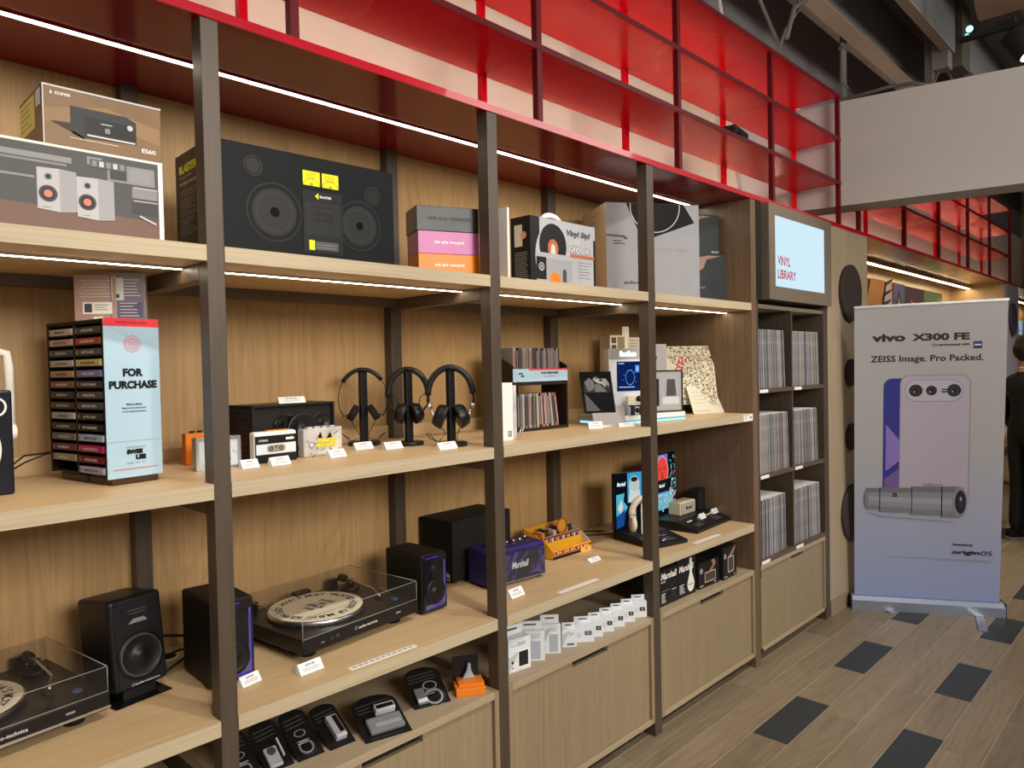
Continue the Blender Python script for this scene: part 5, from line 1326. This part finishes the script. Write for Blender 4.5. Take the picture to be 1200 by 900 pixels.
# ---------------------------------------------------------------- accessories on the cabinets
def blister(x, y, rot, w_, h_, tilt, lab, kind):
    t = thing('blister_pack', lab, 'package', (x, y, ZD + .001), (math.radians(tilt), 0, math.radians(rot)), 'black blister packs')
    mb = MB(); r = w_ * .5; n = 8
    pts = [(0, 0), (w_, 0), (w_, h_ - r * .55)] + [(w_ / 2 + r * math.cos(PI * k / n), h_ - r * .55 + r * .55 * math.sin(PI * k / n)) for k in range(1, n)] + [(0, h_ - r * .55)]
    mb.prism(pts, 0, .0025, shade('pack_card', (.012, .012, .015), .3), 'y').build('backing_card', t)
    p = Print((0, 0, 0)); ZB_ = shade('pack_stripe', (.055, .058, .055), .4)
    for k in range(3): p.poly([(w_ * .08, h_ * (.78 - .08 * k)), (w_ * .9, h_ * (.83 - .08 * k)), (w_ * .85, h_ * (.85 - .08 * k)), (w_ * .12, h_ * (.81 - .08 * k))], ZB_)
    if kind in ('cable', 'double'):
        x0 = w_ * (.62 if kind == 'double' else .5); rr0 = min(w_ * .22, .025)
        p.ring(x0, h_ * .50, rr0 * .8, rr0, MGREY, 20, .7); p.ring(x0, h_ * .22, rr0 * .95, rr0 * 1.25, MGREY, 24); p.ring(x0 + .002, h_ * .20, rr0 * 1.3, rr0 * 1.38, DGREY, 24)
        p.fake_lines(x0 - .02, h_ * .34, .04, 2, .008, .002, LGREY)
    p.build('print', t)
    if kind == 'kit':
        B(w_ * .42, -.022, h_ * .50, w_ * .86, 0, h_ * .66, LGREY).build('brush', t, bevel=.003); B(w_ * .45, -.023, h_ * .54, w_ * .83, -.022, h_ * .62, INK).build('brush_pad', t)
        B(w_ * .14, -.018, h_ * .10, w_ * .90, 0, h_ * .42, shade('blister_clear', (.16, .17, .19), .08, coat=.7)).build('blister', t, bevel=.006); B(w_ * .28, -.0195, h_ * .17, w_ * .84, -.018, h_ * .26, MGREY).build('bottle', t, bevel=.001)
    elif kind == 'tool':
        B(w_ * .34, -.02, h_ * .12, w_ * .76, 0, h_ * .62, shade('tool_grey', (.42, .43, .48), .3)).build('tool', t, bevel=.003); B(w_ * .55, -.021, h_ * .2, w_ * .72, -.02, h_ * .58, INK).build('tool_slot', t)
    elif kind == 'double':
        B(w_ * .12, -.012, h_ * .06, w_ * .40, 0, h_ * .44, shade('blister_clear', (.16, .17, .19), .08, coat=.7)).build('blister', t, bevel=.004); B(w_ * .13, -.0135, h_ * .08, w_ * .39, -.012, h_ * .17, LGREY).build('label', t)
    elif kind == 'gauge':
        B(w_ * .14, -.012, h_ * .04, w_ * .62, 0, h_ * .42, shade('gauge_grey', (.40, .42, .46), .25)).build('gauge', t, bevel=.004); MB().cyl((w_ * .38, -.014, h_ * .32), .012, .003, DGREY, 'y', 20).build('dial', t)
        B(w_ * .74, -.008, h_ * .2, w_ * .80, 0, h_ * .55, LGREY).build('pin', t)
    return t
blister(1.400, .100, -18, .125, .155, -62, 'black blister pack with bottle and two coiled cables, left of the orange box', 'double')
blister(1.175, .040, -14, .145, .175, -70, 'large blister pack with a record brush and cleaning bottle', 'kit')
blister(1.085, .085, -4, .082, .165, -66, 'blister pack holding a grey slotted tool', 'tool')
blister(.992, .098, -4, .080, .17, -62, 'blister pack of coiled cable between the slotted tool and the gauge', 'cable')
blister(.905, .108, -4, .078, .165, -62, 'blister pack with a pale gauge and a pin', 'gauge')
blister(.822, .12, -4, .074, .16, -62, 'dark blister pack half hidden behind the first post', 'cable')
t = thing('stylus_box', 'orange box with a dark card and clear stylus on top', 'package', (1.545, .065, ZD), -32)
B(0, 0, 0, .10, .075, .026, ORG).build('box', t, bevel=.002); B(.012, .02, .026, .098, .078, .034, ORG).build('flap', t)
B(.0, .079, .0, .09, .083, .105, shade('pack_card', (.012, .012, .015), .3)).build('backing_card', t)
MB().prism([(.030, .034), (.075, .034), (.062, .060), (.060, .085), (.050, .085), (.046, .062)], .058, .074, shade('stylus_clear', (.34, .40, .46), .15), 'y').build('stylus_holder', t, bevel=.003)

WBX = shade('accessory_white', (.66, .70, .76), .35)
def hang_box(x, y, rot, w_, h_, d_, tab, lab, kind, grp='white boxed accessories'):
    t = thing('accessory_box', lab, 'box', (x, y, ZD + .0005), rot, grp)
    B(0, 0, 0, w_, d_, h_, WBX).build('carton', t, bevel=.0012)
    mb = MB(); a, b = w_ * .06, w_ * .94
    c = (a + b) / 2; hw = w_ * .22; zh = h_ + tab * .45
    mb.box(a, d_ - .002, h_, b, d_, zh, WBX).box(a, d_ - .002, zh, c - hw, d_, zh + tab * .22, WBX).box(c + hw, d_ - .002, zh, b, d_, zh + tab * .22, WBX).box(a, d_ - .002, zh + tab * .22, b, d_, h_ + tab, WBX)
    mb.build('hang_tab', t)
    B(c - hw * .98, d_ - .0012, zh, c + hw * .98, d_ - .0008, zh + tab * .22, INK).build('euro_slot', t) if False else None
    p = front(); PG = shade('print_grey_pale', (.46, .49, .52), .4)
    if kind == 'big': p.poly([(0, 0), (w_ * .5, h_ * .62), (0, h_ * .45)], PG); p.rect(w_ * .42, h_ * .10, w_ * .94, h_ * .62, WHITE); p.rect(w_ * .46, h_ * .13, w_ * .88, h_ * .58, shade('device_black', (.03, .028, .03), .3)); p.disc(w_ * .18, h_ * .30, w_ * .055, INK); p.rect(w_ * .14, h_ * .11, w_ * .22, h_ * .17, MGREY); p.fake_lines(w_ * .40, h_ * .84, w_ * .42, 2, h_ * .06, h_ * .02, DGREY); p.fake_lines(w_ * .1, h_ * .78, w_ * .5, 1, h_ * .06, h_ * .012, DGREY)
    elif kind == 'tall': p.poly([(0, 0), (w_ * .55, h_ * .9), (0, h_ * .7)], PG); p.rect(w_ * .45, h_ * .06, w_ * .85, h_ * .66, shade('device_pale', (.36, .40, .48), .3)); p.fake_lines(w_ * .5, h_ * .86, w_ * .4, 3, h_ * .05, h_ * .014, MGREY); p.fake_lines(w_ * .06, h_ * .25, w_ * .25, 4, h_ * .04, h_ * .01, DGREY)
    elif kind == 'mid': p.poly([(0, 0), (w_ * .6, h_), (0, h_ * .75)], PG); p.rect(w_ * .35, h_ * .12, w_ * .85, h_ * .24, shade('device_blue', (.10, .13, .20), .3)); p.fake_lines(w_ * .5, h_ * .80, w_ * .35, 2, h_ * .1, h_ * .04, MGREY)
    else: p.rect(w_ * .52, h_ * .40, w_ * .88, h_ * .64, shade('device_black', (.03, .028, .03), .3) if kind == 'chip' else shade('device_blue2', (.10, .13, .22), .3)); p.rect(w_ * .63, h_ * .46, w_ * .78, h_ * .58, MGREY); p.fake_lines(w_ * .08, h_ * .5, w_ * .35, 3, h_ * .09, h_ * .025, MGREY)
    p.build('print', t)
    return t
hang_box(1.790, .064, -9, .100, .118, .045, .034, 'largest white accessory box with a black device, beside the second post', 'big')
hang_box(1.886, .118, -42, .105, .112, .022, .030, 'tall white accessory box, second from the second post', 'tall')
hang_box(1.995, .100, -42, .080, .112, .022, .030, 'tall white accessory box, third from the second post', 'tall')
hang_box(2.098, .080, -42, .058, .066, .022, .024, 'short white accessory box with a dark blue bar, fourth in the row', 'mid')
hang_box(2.166, .074, -40, .080, .070, .030, .024, 'wide white accessory box with a small blue square, fifth in the row', 'blue')
for k, lab in enumerate(('first of the five narrow white boxes toward the third post', 'second of the five narrow white boxes toward the third post', 'third of the five narrow white boxes toward the third post', 'fourth of the five narrow white boxes toward the third post', 'last narrow white box before the third post')):
    hang_box(2.247 + .0745 * k, .066, -40, .058 if k < 4 else .066, .070, .026, .022, lab, 'chip')
BB = shade('speaker_carton_black', (.016, .016, .018), .4)
for i, (x, w_, h_, lab) in enumerate(((2.737, .143, .165, 'black carton with white script lettering, next to the third post'), (2.884, .153, .176, 'black carton with a white headphone shape, second beside the third post'),
                                  (3.068, .186, .124, 'low black carton picturing a rectangular speaker and a hand'), (3.280, .150, .160, 'tall black carton picturing an upright speaker, nearest the end panel'))):
    t = carton('speaker_carton', lab, 'box', (x, .046 if i < 3 else .03, ZD + .0005), -1 if i < 2 else (2 if i == 3 else -2), w_, .13 if i else .16, h_, BB, group='black speaker cartons on the right cabinet')
    p = front(); sk = shade('hand_print3', (.30, .15, .10), .4)
    if i == 0:
        p.text('Marshall', .006, .118, .030, .128, WHITE, bold=.03, shear=.2); p.text('MODE', .006, .104, .008, .035, LGREY, bold=.03); p.fake_lines(.008, .066, .07, 1, .01, .002, MGREY); p.fake_lines(.008, .052, .035, 5, .009, .004, LGREY)
        p.disc(.098, .085, .014, shade('cup_dark', (.028, .028, .03))); p.fake_lines(.088, .060, .04, 1, .01, .003, LGREY); p.rect(.085, .03, .125, .055, shade('cup_dark', (.028, .028, .03)))
    elif i == 1:
        p.text('Marshall', .010, .118, .030, .125, WHITE, bold=.03, shear=.2); p.disc(.110, .050, .030, shade('headphone_white', (.72, .72, .70)), .036); p.rect(.100, .08, .120, .172, shade('headphone_white', (.72, .72, .70))); p.poly([(.082, .06), (.138, .06), (.122, .10), (.098, .10)], shade('headphone_white', (.72, .72, .70)))
        p.text('Marshall', .092, .045, .007, .034, DGREY, bold=.03); p.fake_lines(.012, .056, .045, 5, .009, .004, LGREY)
    elif i == 2:
        p.rrect(.055, .022, .155, .072, .006, shade('grille_line', (.50, .45, .36))); p.rrect(.059, .026, .151, .068, .004, shade('grille_dark', (.07, .055, .04))); p.poly([(.095, .074), (.13, .10), (.115, .124), (.145, .124), (.155, .10), (.12, .072)], sk)
        p.fake_lines(.012, .010, .035, 1, .01, .004, LGREY); p.fake_lines(.14, .010, .022, 1, .01, .004, LGREY); p.disc(.025, .085, .014, MGREY)
    else:
        p.rrect(.050, .028, .118, .108, .008, shade('grille_line', (.50, .45, .36))); p.rrect(.055, .033, .113, .103, .006, shade('grille_dark', (.07, .055, .04))); p.poly([(.055, .109), (.09, .13), (.13, .155), (.14, .15), (.115, .12), (.08, .108)], sk)
        p.disc(.022, .115, .014, MGREY); p.fake_lines(.012, .010, .035, 1, .01, .004, LGREY); p.fake_lines(.115, .010, .022, 1, .01, .004, LGREY)
    p.build('print', t)

# ---------------------------------------------------------------- mural in the lit recess
t = thing('mural', 'row of colourful tribal-pattern painted panels on the recess wall', 'picture', (5.35, .552, 1.45))
rq = random.Random(8); mw, mh = 4.17, .90
B(0, 0, 0, 1.30, .006, mh, shade('mural_navy', (.03, .035, .08), .8, spec=.1)).build('panel', t); B(1.30, 0, 0, 2.7, .006, mh, shade('mural_rust', (.20, .09, .04), .8, spec=.1)).build('panel', t); B(2.7, 0, 0, 3.45, .006, mh, shade('mural_plum', (.05, .025, .045), .8, spec=.1)).build('panel', t); B(3.45, 0, 0, mw, .006, mh, shade('mural_green', (.09, .13, .07), .8, spec=.1)).build('panel', t)
MC = [tuple(c * .45 for c in q) for q in [(.40, .05, .05), (.55, .25, .10), (.65, .42, .35), (.04, .05, .10), (.12, .16, .30), (.60, .55, .48), (.10, .08, .10), (.55, .35, .08)]]
p = Print((0, 0, 0), step=.0006)
def mm_(k): return shade('mural_paint_%d' % (k % 8), MC[k % 8], .8, spec=.1)
for k in range(16):
    x = .04 + .08 * k; p.poly([(x, mh), (x + .05, mh), (x + .03 + rq.uniform(-.1, .1), mh - rq.uniform(.2, .5)), (x - .02 + rq.uniform(-.1, .1), mh - rq.uniform(.2, .5))], mm_(k))
for k in range(12): x = .05 + rq.random() * 1.1; y = rq.random() * .5; p.poly([(x, y), (x + .12, y + .05), (x + .08, y + .25), (x - .02, y + .2)], mm_(k + 3))
p.poly([(1.25, .1), (1.7, .1), (2.1, mh), (1.7, mh)], mm_(1)); p.poly([(1.75, .0), (2.25, .0), (2.45, mh), (2.15, mh)], mm_(5))
for k in range(9): y = .05 + .1 * k; p.poly([(1.85 + .03 * k, y), (2.05 + .03 * k, y + .06), (2.08 + .03 * k, y + .09), (1.86 + .03 * k, y + .04)], mm_(3))
p.rect(2.30, 0, 2.68, mh, mm_(4)); p.poly([(2.49, .40), (2.62, .62), (2.49, .85), (2.36, .62)], mm_(3)); p.poly([(2.49, .48), (2.575, .62), (2.49, .77), (2.405, .62)], mm_(7)); p.poly([(2.30, mh), (2.36, mh), (2.30, .7)], mm_(0))
for k in range(14): x = 2.75 + rq.random() * .6; y = .3 + rq.random() * .5; p.disc(x, y, rq.uniform(.02, .07), mm_(k), seg=8)
for k in range(8): x = 3.5 + rq.random() * .25; y = .4 + rq.random() * .4; p.disc(x, y, rq.uniform(.03, .07), shade('mural_teal', (.09, .16, .15), .8, spec=.1), seg=9)
p.disc(3.92, .62, .20, shade('mural_moss', (.14, .18, .06), .8, spec=.1), .22)
p.build('painting', t)
t = thing('wall_screen', 'small blue information screen on the far wall above the person', 'screen', (13.5, .54, 1.96))
B(0, 0, 0, .8, .015, .22, emis('screen_sky', (.25, .5, .8), .9)).build('screen', t); p = Print((0, 0, 0)); p.disc(.2, .11, .07, INK); p.rect(.35, .05, .7, .08, WHITE); p.build('print', t)

# ---------------------------------------------------------------- roll-up banner
bA = math.atan2(-.758 + .019, 5.234 - 4.830)
t = thing('rollup_banner', 'tall grey and white roll-up banner advertising a phone with a lens', 'banner', (4.865, -.035, 0), (0, 0, math.radians(-61)))
BW, BH = .842, 1.985
BAN = plain('banner_fabric', (.46, .46, .47), .35)
bn, bl = BAN.node_tree.nodes, BAN.node_tree.links
tcb = bn.new('ShaderNodeTexCoord'); sx_ = bn.new('ShaderNodeSeparateXYZ'); rp_ = bn.new('ShaderNodeValToRGB')
bl.new(tcb.outputs['Generated'], sx_.inputs[0]); bl.new(sx_.outputs['Z'], rp_.inputs[0])
rp_.color_ramp.elements[0].color = (.26, .32, .55, 1); rp_.color_ramp.elements[1].position = .55; rp_.color_ramp.elements[1].color = (.34, .34, .345, 1)
bl.new(rp_.outputs[0], BAN.node_tree.nodes['Principled BSDF'].inputs['Base Color'])
for _nd in list(bn):
    if _nd.type == 'TEX_NOISE': pass
HX = BW
mb = MB(); mb.prism([(-.045, .0), (.045, .0), (.05, .02), (.045, .075), (.015, .088), (-.03, .085), (-.048, .06)], -.012, BW + .012, plain('banner_base_metal', (.22, .26, .34), .4, .4), 'x'); mb.build('base', t)
for x in (-.016, BW + .012): B(x, -.048, .002, x + .006, .048, .09, shade('end_cap', (.03, .04, .06), .4)).build('end_cap', t, bevel=.002)
for x in (.16, .68): B(x, -.16, 0.001, x + .045, .14, .006, ALU).build('foot', t, rot=(0, 0, math.radians(18 if x < .4 else -14)))
fab = MB().prism([(.010, .080), (.832, .080), (.838, 1.945), (.0, 1.930)], -.0015, .0, BAN, 'y').build('fabric', t, rot=(math.radians(4.6), 0, 0))
MB().prism([(-.003, 1.928), (.841, 1.943), (.841, 1.957), (-.003, 1.942)], -.008, .006, ALU, 'y').build('top_rail', fab)
MB().tube([(BW * .5, .03, .05), (BW * .5, -.115, 1.90)], .008, ALU, 12).build('support_pole', t)
p = Print((0, -.0016, 0), step=.0002)
PV = shade('phone_lilac', (.36, .33, .40), .3); PV2 = shade('phone_lilac_edge', (.24, .22, .28), .3); NVY = shade('phone_navy', (.03, .035, .22), .3)
def T(s, x0, x1, y, h, mat=INK, bold=.03): p.text(s, x0, y, h, x1 - x0, mat, bold=bold)
T('vivo', .100, .290, 1.716, .048, bold=.05); T('X300 FE', .325, .640, 1.716, .045, bold=.05); T('Co-engineered with', .435, .640, 1.678, .020, bold=.04)
p.poly([(.660, 1.663), (.706, 1.663), (.706, 1.706), (.660, 1.706)], BLUI); p.text('ZEISS', .665, 1.680, .009, .036, WHITE, bold=.03)
T('ZEISS Image. Pro Packed.', .095, .715, 1.578, .052, bold=.02)
p.rrect(.170, .72, .40, 1.487, .05, NVY); p.poly([(.185, .9), (.30, 1.0), (.30, 1.05), (.185, 1.20)], shade('phone_glow', (.20, .15, .42), .3)); p.poly([(.178, .75), (.30, .75), (.30, .95), (.178, .85)], shade('phone_plum', (.14, .09, .26), .3))
p.rrect(.262, .688, .652, 1.507, .055, PV2); p.rrect(.266, .692, .645, 1.502, .053, PV)
p.rrect(.290, 1.340, .610, 1.478, .066, PV2); p.rrect(.294, 1.346, .606, 1.474, .062, shade('camera_bar', (.40, .38, .45), .25))
for x, r0 in ((.350, .038), (.437, .030), (.560, .038)):
    p.disc(x, 1.410, r0, INK); p.ring(x, 1.410, r0 * .55, r0 * .62, DGREY); p.disc(x, 1.410, r0 * .3, shade('lens_blue', (.02, .02, .06), .1)); p.disc(x - .008, 1.402, .004, LGREY, seg=8)
p.rect(.492, 1.398, .520, 1.420, BLUI); p.rect(.492, 1.407, .520, 1.411, LGREY); T('vivo', .395, .510, .806, .028, PV2, .02)
# the lens barrel in front of the phone
LG = [(.16, .165, .20), (.22, .225, .265), (.27, .275, .32), (.20, .205, .24), (.13, .135, .165)]
def barrel(x0, x1, y0, y1):
    n = 5
    for k in range(n): p.rect(x0, y0 + (y1 - y0) * k / n, x1, y0 + (y1 - y0) * (k + 1) / n, shade('barrel_%d' % k, LG[k if k < 3 else k], .3)); p.z -= p.step
    p.nx()
barrel(.075, .155, .655, .792); barrel(.150, .335, .640, .798); barrel(.330, .510, .628, .808); barrel(.505, .600, .618, .812)
p.disc(.075, .722, .012, shade('barrel_0', LG[0]), .055); p.rect(.150, .650, .155, .792, INK); p.rect(.333, .640, .337, .800, INK); p.rect(.500, .625, .506, .808, INK)
p.disc(.602, .715, .040, shade('barrel_3', LG[3]), .097); p.disc(.606, .715, .030, INK, .074); p.disc(.610, .715, .018, shade('lens_blue', (.02, .02, .06), .1), .05); p.disc(.607, .735, .006, MGREY, .014)
T('ZI', .222, .250, .740, .024, INK, .05)
p.poly([(.075, .640), (.60, .605), (.56, .590), (.15, .615)], shade('print_shadow', (.30, .31, .40), .4))
T('Powered by', .570, .680, .435, .017, INK, .05); T('origin', .565, .715, .378, .032, INK, .025); T('os', .722, .785, .383, .028, DGREY, .0)
p.rect(.20, .350, .785, .352, MGREY); p.rect(.46, .341, .785, .343, MGREY)
p.build('banner_print', fab)

# ---------------------------------------------------------------- person, chair and table in the background
SKIN = shade('skin', (.42, .23, .15), .5); SUIT = shade('black_suit', (.009, .009, .010), .75); HAIR = shade('dark_brown_hair', (.018, .009, .007), .6, var=.3); SHOE = shade('black_shoe', (.012, .012, .013), .25)
def skinned(name, verts, edges, parent, sub=2, mats=None, root=0, loc=None):
    """verts: (x, y, z, rx, ry); a Skin surface grown along connected edges"""
    me = bpy.data.meshes.new(name); me.from_pydata([v[:3] for v in verts], edges, [])
    o = bpy.data.objects.new(name, me); COL.objects.link(o)
    sk = o.modifiers.new('skin', 'SKIN'); sk.use_smooth_shade = True
    for i, v in enumerate(verts):
        sv = me.skin_vertices[0].data[i]; sv.radius = (v[3], v[4] if len(v) > 4 else v[3]); sv.use_root = (i == root)
    sb = o.modifiers.new('sub', 'SUBSURF'); sb.levels = sub; sb.render_levels = sub
    bpy.context.view_layer.update()
    ev = o.evaluated_get(bpy.context.evaluated_depsgraph_get())
    m2 = bpy.data.meshes.new_from_object(ev); m2.name = name
    o.modifiers.clear(); o.data = m2; bpy.data.meshes.remove(me)
    if mats:
        for mt in mats[0]: m2.materials.append(mt)
        for pl_ in m2.polygons: pl_.material_index = mats[1](pl_.center)
    for pl_ in m2.polygons: pl_.use_smooth = True
    o.parent = parent
    if loc: o.location = loc
    return o
# local frame: +x is the person's facing direction, +y their left
t = thing('person', 'person in a black suit with dark hair standing at the right edge', 'person', (7.60, -.56, 0), -38)
V = [(0, 0, .96, .155, .125),            # 0 pelvis
     (0, 0, 1.10, .140, .105), (.01, 0, 1.26, .165, .115), (0, 0, 1.38, .165, .105), (0, 0, 1.46, .085, .075), (.0, 0, 1.53, .052, .052), (.015, 0, 1.62, .070, .078), (.02, 0, 1.70, .072, .082),   # 1..7
     (0, .095, .90, .105, .10), (.0, .10, .68, .082), (.0, .105, .48, .066), (-.01, .11, .28, .062), (-.02, .11, .10, .062), (.05, .12, .045, .042), (.15, .13, .035, .036),       # 8..14 left leg
     (0, -.095, .90, .105, .10), (.0, -.10, .68, .082), (.0, -.105, .48, .066), (-.01, -.11, .28, .062), (-.02, -.11, .10, .062), (.05, -.12, .045, .042), (.15, -.13, .035, .036),  # 15..21
     (0, .175, 1.40, .068), (.0, .225, 1.27, .056), (-.01, .25, 1.12, .048), (.06, .24, .98, .042), (.14, .215, .90, .032), (.17, .205, .875, .024, .036), (.215, .195, .84, .018, .034),      # 22..28 left arm
     (0, -.175, 1.40, .068), (.0, -.225, 1.27, .056), (-.01, -.25, 1.12, .048), (.06, -.235, 1.02, .042), (.16, -.17, 1.03, .032), (.19, -.15, 1.035, .024, .036), (.235, -.13, 1.04, .018, .034)]   # 29..35
E = [(0, 1), (1, 2), (2, 3), (3, 4), (4, 5), (5, 6), (6, 7), (0, 8), (8, 9), (9, 10), (10, 11), (11, 12), (12, 13), (13, 14), (0, 15), (15, 16), (16, 17), (17, 18), (18, 19), (19, 20), (20, 21),
     (3, 22), (22, 23), (23, 24), (24, 25), (25, 26), (26, 27), (27, 28), (3, 29), (29, 30), (30, 31), (31, 32), (32, 33), (33, 34), (34, 35)]
def bm_(c):
    if c.z > 1.475: return 1
    if c.z < .075: return 2
    if c.x > .145 and .80 < c.z < 1.10 : return 1
    return 0
body = skinned('body', V, E, t, 2, ([SUIT, SKIN, SHOE], bm_))
# fingers
for (px0, py0, pz0, dx, dy, dz, s) in ((.225, .195, .835, .6, -.15, -.75, 1), (.245, -.13, 1.04, .8, .35, .05, -1)):
    d = Vector((dx, dy, dz)).normalized(); side = d.cross(Vector((0, 0, 1))).normalized()
    for k in range(4):
        L = (.062, .070, .066, .052)[k]; b = Vector((px0, py0, pz0)) + side * (.016 * (k - 1.5))
        q1 = b + d * L * .5; q2 = b + d * L * .8 + Vector((-.012, 0, -.018))
        skinned('finger', [(*b, .0085), (*q1, .008), (*q2, .007)], [(0, 1), (1, 2)], t, 1, ([SKIN], lambda c: 0))
    b = Vector((px0, py0, pz0)) - d * .03 + side * -.028
    skinned('thumb', [(*b, .010), (*(b + d * .03 + side * -.018), .009), (*(b + d * .055 + side * -.018), .0075)], [(0, 1), (1, 2)], t, 1, ([SKIN], lambda c: 0))
mb = MB().ball((.0, 0, 1.695), .098, HAIR, 24, (1.05, .92, 1.05)).ball((-.03, 0, 1.66), .090, HAIR, 20, (.95, .98, 1.1)); mb.build('hair', t)
MB().ball((.095, 0, 1.645), .013, SKIN, 10, (1.2, .8, 1.3)).build('nose', t)
for s in (-1, 1):
    MB().ball((.020, s * .074, 1.640), .020, SKIN, 12, (.7, .4, 1.2)).build('ear', t)
    MB().ball((.083, s * .028, 1.665), .010, WHITE, 10).ball((.090, s * .028, 1.665), .005, INK, 8).build('eye', t)
MB().ball((.088, 0, 1.603), .016, shade('lip', (.35, .12, .10), .5), 10, (.5, 1.2, .35)).build('mouth', t)
MB().lathe([(.060, 0), (.056, .035), (.060, .037), (.066, .0)], (0, 0, 1.475), WHITE, 'z', 24).build('shirt_collar', t)
for s in (-1, 1):
    MB().prism([(-.085, .0), (.21, .0), (.215, .02), (.13, .055), (.03, .085), (-.085, .08)], s * .12 - .042, s * .12 + .042, SHOE, 'y').build('shoe', t, bevel=.012, seg=3)
    B(-.09, s * .12 - .045, 0, .215, s * .12 + .045, .012, shade('shoe_sole', (.35, .35, .34), .5)).build('shoe_sole', t)

t = thing('chair', 'brown bentwood chair with chrome legs, behind the person', 'chair', (7.95, -.22, 0), 20)
BRN = shade('bentwood_brown', (.20, .08, .03), .4)
MB().tube([(-.22, 0, .46), (-.24, .0, .62), (-.19, 0, .80), (-.08, 0, .88), (.08, 0, .88), (.19, 0, .80), (.24, 0, .62), (.22, 0, .46)], .022, BRN, 10).build('backrest', t)
B(-.2, -.006, .50, .2, .006, .84, shade('cane_dark', (.06, .035, .025), .6)).build('backrest_panel', t)
MB().cyl((0, -.22, .44), .225, .035, BRN, 'z', 30).build('seat', t, bevel=.01)
for sx, sy in ((-1, 0), (1, 0), (-1, -.40), (1, -.40)):
    MB().tube([(sx * .17, sy * .9 - .03, .44), (sx * .23, sy * 1.08, .0)], .011, CHR, 8).build('leg', t)
t = thing('table', 'dark counter table with drinks behind the chair', 'table', (8.2, -.50, 0), 0)
B(0, 0, .72, 1.4, .75, .76, BRN).build('tabletop', t, bevel=.004)
B(.25, .15, 0, .33, .70, .72, shade('table_panel', (.30, .24, .17), .5)).build('leg', t); B(1.2, .15, 0, 1.28, .70, .72, shade('table_panel', (.30, .24, .17), .5)).build('leg', t)
B(.33, .40, .08, 1.2, .43, .72, BLKM).build('modesty_panel', t)
for k, (x, y, h_, m_, lab) in enumerate(((8.32, -.30, .24, shade('bottle_clear', (.45, .50, .53), .1), 'clear bottle with pale cap on the counter table'), (8.42, -.22, .20, shade('bottle_white', (.6, .62, .64), .2), 'white bottle behind the clear bottle'), (8.36, -.38, .12, shade('jar_dark', (.05, .06, .07), .2), 'small dark jar on the counter table'))):
    t = thing('bottle', lab, 'bottle', (x, y, .76))
    MB().lathe([(0.0001, 0), (.035, 0), (.036, h_ * .6), (.014, h_ * .8), (.014, h_ * .92), (0.0001, h_ * .92)], (0, 0, 0), m_, 'z', 20).build('glass', t)
    MB().cyl((0, 0, h_ * .92), .016, h_ * .08, WHITE, 'z', 14).build('cap', t)
